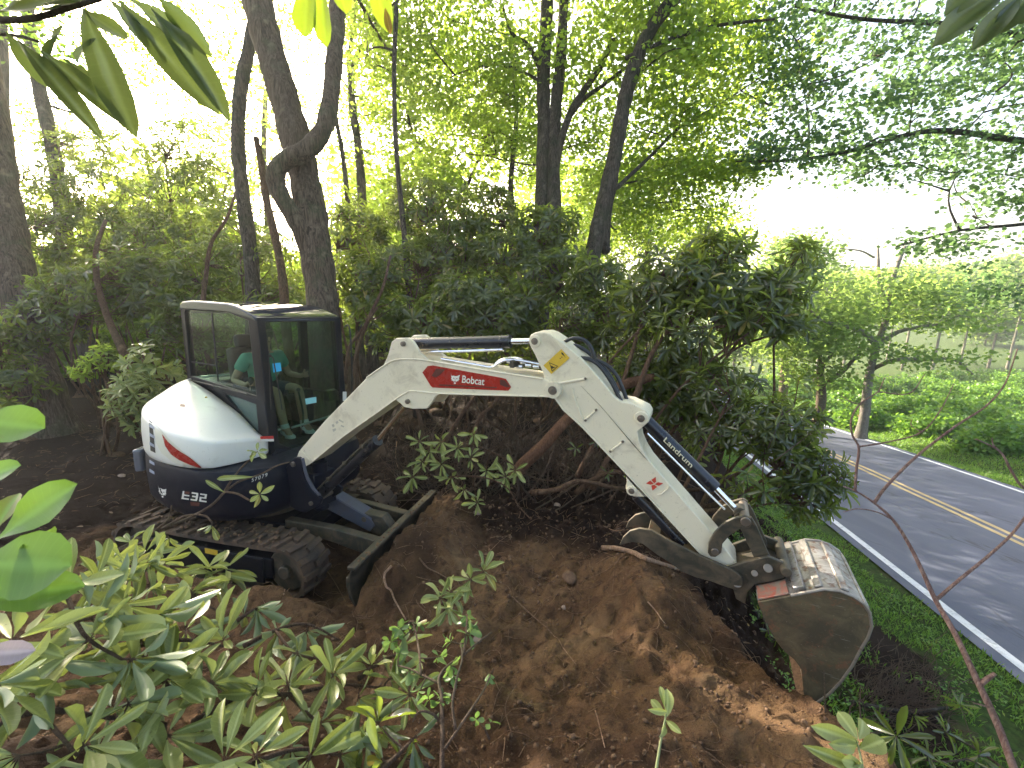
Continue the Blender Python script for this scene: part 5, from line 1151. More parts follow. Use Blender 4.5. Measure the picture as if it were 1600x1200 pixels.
tree('round pale green tree beyond the road left of the oak', [([(1225, 600, 27), (1228, 520, 27), (1232, 450, 27), (1235, 400, 27)], .28, .12)], [(1243, 388, 27, 34, 24), (1240, 410, 27, 46, 28), (1225, 450, 27, 55, 40), (1205, 500, 27, 60, 40), (1270, 470, 28, 50, 40)], 240, 60, .22, 'canopy_far', 'bark', sig=(.7, .7, .4), nbr=20)
FT = [(1290, 440, 48, 36, 'pale'), (1330, 455, 60, 34, 'hazy'), (1430, 432, 62, 30, 'yellowish'), (1475, 445, 55, 36, 'tall'), (1520, 440, 70, 32, 'bluish'), (1565, 440, 66, 38, 'rounded'), (1600, 420, 60, 40, 'large'), (1180, 480, 50, 32, 'narrow'), (1400, 450, 75, 28, 'distant'), (1150, 505, 40, 30, 'low'), (1545, 480, 90, 26, 'faint')]
for i, (u, v, d, r_, wd) in enumerate(FT):
    where = ['behind the round pale tree', 'behind the left side of the oak', 'above the right side of the oak', 'right of the oak top', 'over the bright field', 'next to the right edge', 'at the right edge of the view', 'behind the right end of the thicket', 'showing through the oak crown', 'at the far bend of the road', 'beyond the bright field'][i]
    tree(wd+' far tree '+where, [([(u, v+r_*1.2, d), (u+2, v+r_*.3, d), (u, v-r_*.4, d)], .14, .06)], [(u, v, d, r_, r_*.7), (u-r_*.5, v+r_*.7, d, r_*.8, r_*.7), (u+r_*.5, v+r_*.9, d, r_*.8, r_*.7), (u, v+r_*1.3, d, r_*.9, r_*.5)], 150, 40, .42*d/60, 'canopy_far', 'bark_far', sig=(d*.02, d*.02, d*.012), nbr=6, group='far trees beyond the road', name='far_tree')
tree('dense yellow-green tree beyond the curved trunk where the road bends away', [([(1010, 470, 20), (1012, 400, 20), (1016, 330, 20), (1020, 260, 20)], .2, .1)], [(960, 340, 19, 80, 60), (1040, 360, 20, 80, 50), (1110, 400, 21, 60, 40), (1000, 280, 19, 90, 50), (900, 300, 19, 70, 60)], 300, 50, .14, 'canopy', 'bark', sig=(.6, .6, .3), nbr=30, over=[(1, 18, 4.5, 3.5, 4, 1.6), (4, 25, 4.5, 4, 5, 1.6), (-2, 14, 5.8, 3, 3, 1.2)])  # over: clumps added between sun and road to shade the asphalt
tree('tall green tree far behind the broken snag', [([(420, 420, 16), (418, 330, 16), (412, 240, 16), (415, 140, 16)], .16, .08)], [(370, 250, 16, 50, 80), (440, 180, 16, 50, 60), (330, 300, 16, 60, 40), (560, 300, 17, 70, 60)], 130, 50, .12, 'canopy', 'bark', sig=(.5, .5, .3), nbr=24)
# woods closing the view behind the thicket: one mass of leaves
lb = LB(); n_ = 5200; an_ = rng.uniform(-1.05, .10, n_); dd_ = rng.uniform(17, 34, n_)
C = np.stack([np.sin(an_)*dd_, np.cos(an_)*dd_, rng.uniform(-.5, 1, n_)**1*0+rng.uniform(0, 1, n_)**1.2*(5.0+1.5*np.sin(an_*17))], 1)
C[:, 2] += gzi(C[:, 0], C[:, 1])*.6
leaf_clumps(lb, C, 16, (.5, .5, .35), .26, TQ); lb.make('far_woods_foliage', MT['canopy'], None, kind='stuff')

# ================================================================ rhododendron thicket
def sh(lbl, bl, **k): return shrub(lbl, bl, **k)
sh('sunlit rhododendron at the far left edge behind the leaning trunk', [(50, 300, 9.5, 80, 60), (20, 380, 9.3, 80, 60), (100, 380, 9.5, 70, 60)], n=420)
sh('tall rhododendron with yellow-green top under the pale far trunk', [(170, 300, 10, 80, 50), (120, 235, 10.4, 55, 36), (215, 230, 10.4, 60, 40), (150, 370, 9.8, 80, 60), (220, 360, 10, 60, 60)], n=640)
sh('tallest rhododendron, its crown reaching into the bright sky', [(290, 230, 10, 45, 45), (300, 310, 10, 60, 60), (270, 380, 9.6, 70, 60)], n=480)
sh('rhododendron with dark curved stems left of the cab', [(130, 460, 7.8, 80, 50), (200, 440, 8, 60, 60), (80, 500, 7.6, 60, 40)], n=420, stems=[(paths_px([[(212, 600, 7), (190, 545, 7.1), (168, 495, 7.2), (152, 440, 7.4), (150, 390, 7.6), (165, 345, 8)]])[0], .065, .03)])
sh('rhododendron filling the gap right behind the cab roof on the left', [(260, 450, 8.2, 60, 60), (330, 430, 8.5, 50, 60), (300, 500, 8, 70, 50)], n=420, stems=[(paths_px([[(316, 480, 7.4), (322, 430, 7.4), (330, 380, 7.5), (355, 340, 7.7), (368, 300, 8)]])[0], .04, .02)])
sh('rhododendron between the slim tree and the twisted trunk', [(420, 420, 8.6, 50, 60), (360, 360, 9, 45, 60), (440, 470, 8.2, 50, 40)], n=330)
sh('low rhododendron under the leaning trunk at the left edge', [(20, 600, 7, 40, 40), (10, 540, 7.2, 40, 40)], n=130)
sh('pale leafy rhododendron just left of the engine hood', [(240, 570, 5.6, 42, 36), (215, 615, 5.4, 42, 40), (200, 655, 5.3, 28, 20)], n=120, mat='rhodo_cut', L_=.17, gap=.1, nl=9)
sh('small bright rhododendron sprig in front of the dark stems', [(160, 560, 6.4, 30, 18), (130, 575, 6.5, 22, 14)], n=36, mat='canopy', L_=.14)
sh('rhododendron right behind the right corner of the cab', [(570, 440, 7.2, 45, 60), (600, 500, 6.8, 45, 45), (560, 360, 8, 45, 60)], n=380, stems=[(paths_px([[(560, 610, 6.4), (556, 560, 6.4), (575, 500, 6.4), (598, 450, 6.5), (610, 400, 6.7)]])[0], .035, .018), (paths_px([[(540, 600, 6.3), (545, 545, 6.3), (562, 520, 6.3), (590, 480, 6.4)]])[0], .03, .015)])
sh('rhododendron with the sunny sprig above the white boom', [(660, 330, 8, 60, 55), (640, 420, 7.4, 60, 50), (700, 400, 7.6, 50, 50)], n=460)
sh('dense dark rhododendron above the black arm cylinder', [(730, 470, 6.8, 70, 50), (670, 500, 6.6, 50, 40), (790, 500, 6.6, 50, 40)], n=440)
sh('tall rhododendron left of the twin trunks', [(760, 330, 8.2, 60, 45), (790, 400, 7.6, 60, 50), (730, 380, 8, 50, 50)], n=420)
sh('rhododendron at the foot of the twin trunks', [(850, 360, 7.8, 55, 40), (860, 430, 7.2, 60, 50), (820, 480, 6.8, 40, 45)], n=420)
sh('dark rhododendron above the top of the digging arm', [(930, 440, 6.4, 50, 45), (900, 500, 6.2, 50, 50), (960, 500, 6, 50, 50)], n=380, L_=.16)
sh('big leafy rhododendron overhanging the bank right of the arm', [(1060, 430, 5.4, 70, 45), (1130, 450, 5.2, 75, 45), (1010, 480, 5.6, 60, 55), (1180, 490, 5.0, 60, 40), (1225, 450, 5.0, 40, 32), (1225, 510, 4.9, 40, 28), (1090, 510, 5.1, 80, 50), (1250, 400, 5.1, 28, 24), (1120, 395, 5.4, 50, 30)], gap=.12, n=640, L_=.205, wr=.24, stems=[(paths_px([[(985, 640, 5), (1000, 600, 5), (1020, 550, 5), (1050, 515, 5), (1110, 512, 5), (1170, 505, 5)]])[0], .035, .015), (paths_px([[(960, 640, 5.2), (985, 560, 5.2), (1010, 480, 5.3), (1040, 420, 5.4)]])[0], .03, .015)], base=(1.6, 5.4))
sh('drooping rhododendron spilling down the bank toward the road', [(1130, 600, 4.8, 60, 40), (1180, 660, 4.6, 60, 50), (1230, 720, 4.5, 50, 45), (1260, 780, 4.4, 40, 35), (1170, 760, 4.4, 40, 40), (1110, 690, 4.8, 40, 50), (1280, 740, 4.4, 35, 45), (1240, 660, 4.6, 40, 40)], n=560, L_=.155, wr=.25, gap=.15, base=(1.9, 4.6), nl=7)
sh('rhododendron low behind the bend of the arm', [(1010, 590, 5.6, 50, 40), (1060, 640, 5.3, 40, 40), (1080, 580, 5.4, 40, 40)], n=300, base=(1.3, 5.4))
sh('rhododendron hanging over the torn branches under the boom', [(720, 560, 7.4, 60, 25), (800, 560, 7.2, 60, 25), (880, 560, 6.8, 40, 25)], n=170, twig=.8)
for i, (u, v, d, wd) in enumerate([(60, 480, 12, 'behind the leaning left trunk'), (190, 480, 12, 'behind the dark curved stems'), (320, 460, 12, 'behind the left cab window'), (440, 440, 12, 'behind the twisted trunk'), (560, 430, 12, 'behind the cab right post'), (680, 430, 12, 'in the middle of the thicket'), (800, 440, 11.5, 'below the twin trunks'), (910, 440, 11, 'behind the arm top'), (1010, 470, 10, 'behind the overhanging bush'), (-60, 430, 12, 'at the very left edge of the view')]):
    shrub('shaded back-row rhododendron '+wd, [(u, v, d, 85, 70, 1.4), (u+15, v+80, d, 85, 60, 1.4), (u-10, v-60, d+.5, 60, 40)], n=330, L_=.17, twig=.15, nl=7)
# big peeled stem and thin stems under the boom
def limb(label, cat, name, pts, r0, r1, mat, group=None, parent=None, seg=10, snap=False):
    P_ = crom(pts, 6)
    if snap:
        P_[:, 2] = np.maximum(P_[:, 2], gzi(P_[:, 0], P_[:, 1])+r0*.8)
    q = MB(); q.tube(P_, np.linspace(r0, r1, len(P_))*(1+.08*fbm(np.arange(len(P_))*.6, np.zeros(len(P_))+len(label), 0, 2)), seg)
    return obj(name, q, MT[mat], parent, smooth=True, label=label, cat=cat, group=group)
limb('peeled orange-brown stem leaning up behind the boom', 'fallen log', 'leaning_log', paths_px([[(800, 745, 5), (815, 728, 5), (850, 695, 5), (890, 652, 5), (940, 618, 5.1), (985, 598, 5.2), (1020, 590, 5.3)]])[0], .075, .06, 'bark_orange')
for lbl, p_ in (('thin grey stem right of the peeled orange one', [(902, 745, 5.1), (925, 700, 5.1), (948, 670, 5.2), (975, 640, 5.3), (1000, 600, 5.5)]), ('forked grey stem close behind the arm', [(925, 765, 4.9), (945, 725, 4.9), (965, 690, 5), (985, 645, 5.1), (1005, 600, 5.3)]),
                ('brown stem sloping up under the red boom panel', [(690, 700, 6), (720, 650, 6), (745, 615, 6.1), (770, 570, 6.3)]), ('crooked stem beneath the middle of the boom', [(735, 690, 5.9), (752, 650, 5.9), (775, 625, 6), (800, 560, 6.2)]), ('bare stem between boom and blade', [(662, 690, 6), (655, 650, 6), (640, 610, 6.1), (625, 560, 6.3)]),
                ('low bent stem lying behind the arm', [(900, 770, 4.9), (935, 745, 4.8), (960, 738, 4.8), (1000, 735, 4.9), (1040, 720, 5)]), ('thin stem lying over the dark soil behind the arm', [(830, 770, 4.8), (870, 765, 4.7), (905, 752, 4.7), (960, 762, 4.7), (990, 765, 4.7)])):
    limb(lbl, 'fallen stem', 'bare_branch', paths_px([p_])[0], .035, .015, 'bark_brown')
q = MB()
for k in range(480):
    u = rng.uniform(620, 1010); v = rng.uniform(640, 745); d = rng.uniform(5.2, 6.8); a = D(u, v, d); a[2] = G(a[0], a[1]); b = a+rng.normal(0, 1, 3)*np.array([.35, .3, .1])+np.array([0, 0, rng.uniform(.1, .7)])
    q.tube(sag(a, b, .2, 5), [.008, .007, .006, .004, .003], 4, cap=False)
for k in range(110):
    u = rng.uniform(640, 1020); v = rng.uniform(640, 755); d = rng.uniform(4.9, 6.4); a = D(u, v, d); a[2] = G(a[0], a[1]); b = a+np.array([rng.normal(.15, .4), rng.normal(0, .3), rng.uniform(.1, .9)])
    r__ = rng.uniform(.006, .017); q.tube(sag(a, b, .12, 7), np.linspace(r__, r__*.4, 7), 6)
obj('tangled_brushwood', q, MT['twig'], None, smooth=True, kind='stuff')

# ================================================================ green side of the road: bushes
BU = [(1300, 640, 17, 34, 'behind the road edge below the oak'), (1350, 655, 16, 40, 'at the foot of the oak'), (1410, 640, 17, 44, 'right of the oak trunk'), (1460, 665, 14.5, 46, 'dark one behind the grass verge'), (1520, 650, 15.5, 52, 'under the bright field'), (1585, 690, 12.5, 50, 'nearest the right edge'), (1560, 625, 20, 46, 'behind the dark bushes'), (1495, 612, 23, 44, 'pale one in the second row'), (1430, 600, 27, 36, 'pale one right of the oak'), (1225, 600, 24, 30, 'by the far bend of the road'), (1600, 600, 19, 50, 'tall one at the right edge'), (1260, 612, 20, 28, 'left of the many-stemmed tree'), (1540, 690, 12.5, 34, 'low dark one near the verge'), (1320, 602, 0, 34, 'filling in behind the many-stemmed tree'), (1385, 600, 0, 34, 'in the back row behind the oak trunk'), (1470, 588, 0, 34, 'in the back row under the hanging oak limb'), (1550, 590, 0, 36, 'in the back row below the bright field'), (1200, 590, 0, 26, 'at the left end beyond the road bend'), (1450, 640, 0, 40, 'crowding the second row at the centre'), (1240, 580, 0, 30, 'in the back row left of the low tree'), (1340, 620, 0, 36, 'between the two trees across the road')]
for u, v, d, r_, wd in BU:
    c = ground_hit(u, v+14); d = float(np.dot(c-CO, CF)); k = d/FPX; z0 = c[2]; rz_ = r_*k*.55; c[2] = z0+rz_*.5
    b_ = [(c, np.array([r_*k, r_*k*.9, rz_])), (c+np.array([r_*k*.6, .3, -rz_*.2]), np.array([r_*k*.6, r_*k*.6, rz_*.8])), (c+np.array([-r_*k*.6, -.2, -rz_*.1]), np.array([r_*k*.6, r_*k*.6, rz_*.8]))]
    root = thing('roadside_bush', 'leafy green bush across the road, '+wd, 'bush', (c[0], c[1], z0), None, 'bushes across the road')
    C, A, idx = sample_blobs(b_, 150, .5); lb = LB(); leaf_clumps(lb, C, 26, (.2, .2, .14), .11+.002*d, TQ); lb.make('foliage', MT['weed'], root)
    q = MB()
    for i in range(7): q.tube(sag(np.array([c[0], c[1], z0-.05]), C[rng.integers(len(C))], .1, 5), [.02, .018, .014, .01, .006], 5)
    obj('branches', q, MT['bark_brown'], root, smooth=True)

# ================================================================ grass and weeds (uncountable)
def blades(n, xs, ys, ln, wd, filt):
    x = xs; y = ys; Lt, T, Le = zones(x, y); k = filt(Lt, T, Le); x, y = x[k], y[k]
    z = gzi(x, y); N = len(x); a = rng.random(N)*6.28; P = np.stack([x, y, z-.005], 1)
    d = unit(np.stack([np.cos(a)*.55, np.sin(a)*.55, np.ones(N)*rng.uniform(.5, 1.2, N)], 1)); up = np.stack([-np.cos(a), -np.sin(a), np.ones(N)*.4], 1)
    return P, d, up, ln*rng.uniform(.5, 1.3, N), wd
def ribbon(N, t0, t1, l0, l1):
    T = rng.uniform(0, 1, N)**1.7*(t1-t0)+t0; Lq = rng.uniform(l0, l1, N); return Lq*LAT[0]+T*DIRH[0], Lq*LAT[1]+T*DIRH[1]
lb = LB()
x, y = ribbon(62000, -.5, 26, 1.6, 4.27); P, d, up, ln, wd = blades(0, x, y, .075, 0, lambda L_, T, Le: (L_-Le > .75) & (fbm(L_*1.2, T*1.2, 2, 3) > -.55))
_L = P[:, 0]*LAT[0]+P[:, 1]*LAT[1]; _T = P[:, 0]*DIRH[0]+P[:, 1]*DIRH[1]; patchk = np.exp(-((_L-3.05)/.4)**2-((_T-5.)/.65)**2)+np.exp(-((_L-2.55)/.4)**2-((_T-3.9)/.65)**2); kk = patchk < .45+.3*rng.random(len(P))
lb.add(TQ, P[kk], d[kk], up[kk], ln[kk], ln[kk]*.16, rng.uniform(0, 1, kk.sum()))
x, y = ribbon(52000, 2, 60, 10.9, 13.2); P, d, up, ln, wd = blades(0, x, y, .17, 0, lambda L_, T, Le: L_ > 10.85); lb.add(TQ, P, d, up, ln*.7, ln*.13, rng.uniform(.5, 1, len(P)))
x, y = ribbon(30000, 2, 60, 13.0, 26); P, d, up, ln, wd = blades(0, x, y, .30, 0, lambda L_, T, Le: L_ > 10.85); lb.add(TQ, P, d, up, ln, ln*.16, rng.uniform(0, .7, len(P)))
lb.make('grass', MT['weed'], None, kind='stuff')
lb = LB(); x, y = ribbon(15000, -.3, 12, 1.4, 4.15); z = gzi(x, y); Lt_, T_, Le_ = zones(x, y); k = (Lt_-Le_ > .6) & (fbm(x*2, y*2, 8, 2) > -.1)
k &= ~((np.abs(Lt_-3.05) < .3) & (np.abs(T_-5.0) < .45)) & ~((np.abs(Lt_-2.55) < .3) & (np.abs(T_-3.9) < .5))
P = np.stack([x, y, z+rng.uniform(.02, .09, len(x))], 1)[k]; N = len(P); d = unit(rng.normal(size=(N, 3))*np.array([1, 1, .3])); lb.add(TS, P, d, rng.normal(0, .4, (N, 3))+[0, 0, 1], rng.uniform(.02, .05, N), rng.uniform(.015, .035, N), rng.random(N))
lb.make('weeds', MT['weed'], None, kind='stuff')

# ================================================================ soil detail (uncountable)
q = LB(); bl_ = MB(); bl_.ball((0, 0, 0), 1., 6, 4); tv = bl_.v[0]; tf = [f for f in bl_.f[0]]
def clods(n, fx, fy, s0, s1, mat, name):
    x, y = fx(n), fy(n); Lt, T, Le = zones(x, y); ux = (x-B0[0])*math.cos(.25)-(y-B0[1])*math.sin(.25); uy = (x-B0[0])*math.sin(.25)+(y-B0[1])*math.cos(.25)
    k = (Lt-Le < 1.3) & ~((np.abs(ux) < 1.35) & (np.abs(uy) < .9)) & (fbm(x*2.5, y*2.5, 3, 3) > -.35); x, y = x[k], y[k]; N = len(x)
    s_ = s0*(s1/s0)**(rng.random(N)**3.8); z = gzi(x, y)+s_*.15
    Q = rng.normal(size=(N, 3, 3)); Q = np.linalg.qr(Q)[0]*(rng.uniform(.55, 1.2, (N, 1, 3)))
    V_ = (np.einsum('nij,kj->nki', Q, tv)*(1+.25*rng.normal(size=(N, len(tv), 1)).clip(-1.4, 1.4)*.6))*s_[:, None, None]+np.stack([x, y, z], 1)[:, None]
    V_ = V_.reshape(-1, 3); fl = np.concatenate([np.array(f) for f in tf]); T_ = np.tile([len(f) for f in tf], N)
    L_ = ((np.arange(N)*len(tv))[:, None]+fl[None]).ravel(); st_ = np.concatenate([[0], np.cumsum(T_)[:-1]])
    me_ = mesh_np(name, V_, L_, st_, T_, np.repeat(rng.random(N), len(tv)), smooth=False); o = place(me_, name, V_, None, MT[mat]); tag(o, kind='stuff')
clods(9500, lambda n: rng.normal(.2, 1.3, n), lambda n: .7+np.abs(rng.normal(0, 2.0, n)), .0025, .017, 'clod', 'soil_clods')
clods(7000, lambda n: rng.uniform(-4.5, 2.5, n), lambda n: rng.uniform(3, 9, n), .004, .026, 'clod', 'soil_clods')
lb = LB(); N = 2600; x = rng.uniform(-9, 3, N); y = rng.uniform(2.0, 9.5, N); k = (np.hypot(x+.2, y-2.6) > 1.9) & (zones(x, y)[0]-zones(x, y)[2] < 1.0); x, y = x[k], y[k]; N = len(x)
ux = (x-B0[0])*math.cos(.25)-(y-B0[1])*math.sin(.25); uy = (x-B0[0])*math.sin(.25)+(y-B0[1])*math.cos(.25); k = ~((np.abs(ux) < 1.4) & (np.abs(uy) < .9)); x, y = x[k], y[k]; N = len(x)
P = np.stack([x, y, gzi(x, y)+.012], 1); lb.add(TM, P, rng.normal(size=(N, 3))*[1, 1, .2], rng.normal(0, .35, (N, 3))+[0, 0, 1], rng.uniform(.03, .10, N), rng.uniform(.012, .03, N), rng.random(N))
MT['litter'] = leafmat('dead_leaf', (.05, .028, .016), (.17, .10, .055), (.15, .09, .04), .15, .6, .3); lb.make('leaf_litter', MT['litter'], None, kind='stuff')
q = MB(); N = 0
while N < 1500:
    x_, y_ = (rng.normal(0, 1.7), .8+abs(rng.normal(0, 2.6))) if N < 950 else (rng.uniform(-8, 1.5), rng.uniform(3.5, 8)); Lt_, T_, Le_ = zones(x_, y_)
    if float(Lt_-Le_) > .9: continue
    a = np.array([x_, y_, G(x_, y_)+.003]); L_ = rng.uniform(.04, .22); dr = rng.random()*6.28; b = a+np.array([math.cos(dr)*L_, math.sin(dr)*L_, 0]); b[2] = G(b[0], b[1])+rng.uniform(0, .05)
    sg_ = sag(a, b, .16, 5); sg_[1:4, 2] = np.maximum(sg_[1:4, 2], gzi(sg_[1:4, 0], sg_[1:4, 1])+.002); q.tube(sg_, [.003, .0028, .0024, .0018, .001], 3, cap=False); N += 1
obj('rootlets', q, MT['root'], None, smooth=True, kind='stuff')
# named roots, each its own thing
def on_ground(pts, h=.01):
    o_ = []
    for u, v in pts: P_ = ground_hit(u, v, h); o_.append(P_)
    return np.array(o_)
RT = [('thick pale broken root sticking out of the bank beside the thumb', [(942, 856), (962, 857), (985, 862), (1010, 873), (1035, 881), (1060, 889)], .020, .013, 'wood'),
      ('orange snapped root standing left of the leafy cut tip', [(612, 884), (601, 897), (603, 915), (615, 935), (634, 968)], .010, .004, 'wood'),
      ('long thin root right of the snapped orange one', [(655, 872), (668, 887), (684, 895), (702, 905)], .006, .003, 'root'),
      ('long sinuous root crossing the middle of the mound', [(800, 932), (830, 960), (858, 985), (882, 1015), (900, 1038)], .0045, .002, 'root'),
      ('fine root trailing down from the pale broken root', [(978, 863), (962, 880), (945, 892), (918, 905)], .004, .002, 'root'),
      ('thin root running down from the blade corner', [(470, 865), (500, 880), (520, 905), (540, 940)], .004, .002, 'root'),
      ('pale root poking up in front of the near track', [(385, 890), (400, 876), (425, 858)], .004, .002, 'wood'),
      ('short root standing by the front of the near track', [(443, 930), (455, 915), (462, 900)], .004, .002, 'wood'),
      ('curved root hanging under the pale broken root', [(1012, 940), (1025, 955), (1034, 968), (1040, 975)], .004, .002, 'wood'),
      ('vertical hanging root in front of the far track', [(620, 690), (618, 712), (622, 730), (632, 742)], .006, .003, 'root'),
      ('fine straight root near the bottom of the mound', [(930, 1110), (938, 1140), (945, 1168)], .003, .0015, 'wood'),
      ('long root running along the lower left mound', [(815, 1060), (790, 1100), (800, 1150)], .003, .0015, 'root')]
for lbl, p_, r0, r1, mt in RT:
    limb(lbl, 'root', 'root', on_ground(p_, .03), r0*1.2, r1*1.2, mt, snap=True)
STN = [(1020, 560, 0)]
for lbl, (u, v), s_ in (('flat tan stone lying at the left edge of the dark soil', (190, 745), .05), ('tan stone half buried near the bare sapling stems', (745, 1000), .035), ('small round stone on the dark ledge under the torn branches', (745, 802), .045), ('pale pebble on the mound slope', (882, 950), .018), ('brown stone on the dark soil behind the blade', (870, 790), .04), ('rounded clay lump at the top of the mound', (890, 905), .06), ('reddish stone beside the left edge near the big leaves', (30, 920), .03)):
    c = ground_hit(u, v, .0); q = MB(); q.ball(c+np.array([0, 0, s_*.2]), s_, 12, 8, sc=(1.2, 1, .65), M=rz(rng.random()*6)); V_ = q.v[0]; V_ += (fbm(V_[:, 0]*22, V_[:, 1]*22, V_[:, 2]*22, 3)[:, None])*s_*.25*unit(V_-c); obj('stone', q, MT['clod' if 'clay' in lbl else 'stone'], None, smooth=True, label=lbl, cat='stone')

# ================================================================ cut branches, sprigs, near leaves
def branch(label, cat, name, main, tips, L_, nl=8, mat='rhodo_cut', bark='twig', r0=.012, group=None, tm=None, wr=.245, axis_up=.12, el=(40, 125), extra=None):
    """main: list of world paths; tips: (point, axis or None)"""
    allp = np.vstack(main); root = thing(name, label, cat, allp[0], None, group); q = MB()
    for k, p_ in enumerate(main):
        C_ = crom(p_, 5); q.tube(C_, np.linspace(r0 if k == 0 else r0*.6, r0*.35, len(C_)), 8)
    nodes = np.vstack([crom(p_, 4) for p_ in main]); lb = LB()
    for (P_, ax) in tips:
        P_ = np.asarray(P_, float); k = np.argmin(np.linalg.norm(nodes-P_, axis=1)); e = nodes[k]; dv = P_-e
        q.tube(sag(e, P_, .06, 5), np.linspace(r0*.35, r0*.22, 5), 6); a = nrm(dv)*.8+np.array([.22, -.12, axis_up])+rng.normal(0, .38, 3) if ax is None else np.asarray(ax, float)
        if tm is None:
            for j in range(nl):
                al = nrm(a); ref = np.array([0, 0, 1.]) if abs(al[2]) < .9 else np.array([1., 0, 0]); X_ = nrm(np.cross(al, ref)); Y_ = np.cross(al, X_); ph = j*2.399+rng.normal(0, .2); e_ = R(rng.uniform(*el))*(.5+.5*(j+1)/nl)
                d = al*math.cos(e_)+(X_*math.cos(ph)+Y_*math.sin(ph))*math.sin(e_)+np.array([0, 0, -.30]); l_ = 1.1*L_*rng.uniform(.65, 1.12)
                q.tube([P_, P_+nrm(d)*l_*.10], [r0*.16, r0*.12], 5, cap=False)
                lb.add(TB[rng.integers(4)], P_+nrm(d)*l_*.08, d, al+rng.normal(0, .3, 3), l_, l_*wr*rng.uniform(.9, 1.15), rng.random())
        else: rosettes(lb, P_, a, nl, L_, tm, wr, el)
    for x_ in (extra or []):
        base, tip, wd = np.asarray(x_[0]), np.asarray(x_[1]), x_[2]; rl = x_[3] if len(x_) > 3 else 0; l_ = np.linalg.norm(tip-base); up = -CF*math.cos(rl)+CU*.5+CR*math.sin(rl)
        lb.add(TB[x_[4] if len(x_) > 4 else rng.integers(3)], base, tip-base, up, l_, wd, rng.random())
    obj('twigs', q, MT[bark], root, smooth=True); lb.make('leaves', MT[mat], root); return root
def H(u, v, h): return ground_hit(u, v, h)
def fit(u, v, d, hmin=.03):
    P_ = D(u, v, d); g_ = G(P_[0], P_[1])+hmin
    return P_ if P_[2] > g_ else ground_hit(u, v, hmin)
def tipsd(L_, more=.25):
    o_ = [(fit(u, v, d), None) for u, v, d in L_]
    if len(L_) > 2:
        for k in range(int(len(L_)*more)):
            a = L_[rng.integers(len(L_))]; b = L_[rng.integers(len(L_))]; t = rng.random()
            o_.append((fit(a[0]+(b[0]-a[0])*t+rng.normal(0, 16), a[1]+(b[1]-a[1])*t+rng.normal(0, 14), a[2]+(b[2]-a[2])*t+rng.normal(0, .06)), None))
    return o_
def pth(L_): return np.array([fit(u, v, d, .02) for u, v, d in L_])
PG = 'cut rhododendron branches piled at the lower left'
branch('cut branch in the bottom left corner with the broadest leaves', 'cut branch', 'cut_branch', [pth([(-40, 1150, 1.25), (60, 1110, 1.3), (160, 1120, 1.35), (260, 1130, 1.45)]), pth([(60, 1110, 1.3), (120, 1180, 1.2)])], tipsd([(60, 1085, 1.3), (130, 1165, 1.2), (200, 1100, 1.38), (260, 1150, 1.42), (30, 1180, 1.15)]), .165, 8, group=PG)
branch('cut branch arching across the left of the pile with drooping leaves', 'cut branch', 'cut_branch', [pth([(-40, 930, 1.25), (40, 900, 1.4), (100, 915, 1.45), (170, 935, 1.5), (230, 950, 1.6)]), pth([(100, 915, 1.45), (130, 990, 1.35), (190, 1030, 1.4)])], tipsd([(110, 915, 1.45), (190, 945, 1.5), (245, 960, 1.6), (140, 1000, 1.35), (205, 1030, 1.4)]), .17, 8, group=PG, el=(60, 115))
branch('cut branch at the left edge with leaves hanging over the corner', 'cut branch', 'cut_branch', [pth([(-60, 1040, 1.1), (10, 1010, 1.2), (60, 1020, 1.3)])], tipsd([(20, 1000, 1.2), (70, 1030, 1.3), (-10, 1070, 1.1)]), .16, 8, group=PG)
branch('leafy cut branch in the centre of the lower left pile', 'cut branch', 'cut_branch', [pth([(120, 1040, 1.5), (210, 1010, 1.55), (290, 1000, 1.65), (350, 1010, 1.75)]), pth([(210, 1010, 1.55), (260, 1070, 1.5), (330, 1090, 1.6)])], tipsd([(290, 985, 1.7), (350, 1000, 1.75), (260, 1060, 1.5), (335, 1085, 1.6), (220, 1000, 1.55)]), .165, 8, group=PG)
branch('cut branch reaching from the pile to the lower middle of the dirt', 'cut branch', 'cut_branch', [pth([(300, 1130, 1.5), (380, 1085, 1.65), (450, 1085, 1.75), (530, 1070, 1.85), (600, 1075, 1.9)]), pth([(450, 1085, 1.75), (500, 1130, 1.7), (560, 1150, 1.7)])], tipsd([(450, 1070, 1.75), (520, 1055, 1.85), (560, 1090, 1.85), (610, 1060, 1.9), (500, 1130, 1.7), (570, 1140, 1.7), (400, 1080, 1.65)]), .15, 9, group=PG)
branch('upper cut branch of the pile lying under the near track', 'cut branch', 'cut_branch', [pth([(130, 920, 1.9), (200, 895, 2.1), (260, 885, 2.3), (320, 890, 2.4)]), pth([(260, 885, 2.3), (300, 930, 2.2), (350, 960, 2.2)])], tipsd([(200, 890, 2.1), (255, 880, 2.3), (320, 890, 2.4), (300, 925, 2.2), (235, 915, 2.1), (150, 905, 1.9)], .2), .15, 9, group=PG)
branch('cut branch with narrow pale leaves standing against the near track', 'cut branch', 'cut_branch', [pth([(300, 935, 2.3), (330, 905, 2.45), (350, 890, 2.5)])], tipsd([(335, 895, 2.45), (352, 888, 2.5)]), .17, 7, group=PG, wr=.18, axis_up=1.)
branch('cut branch lying right of the pile centre with grey-green leaves', 'cut branch', 'cut_branch', [pth([(380, 1010, 2.0), (430, 985, 2.1), (480, 975, 2.2), (530, 1000, 2.2)]), pth([(430, 985, 2.1), (460, 1020, 2.0), (500, 1030, 2.0)])], tipsd([(435, 985, 2.15), (480, 985, 2.2), (465, 1020, 2.0), (510, 1030, 2.0)], 0), .14, 9, group=PG)
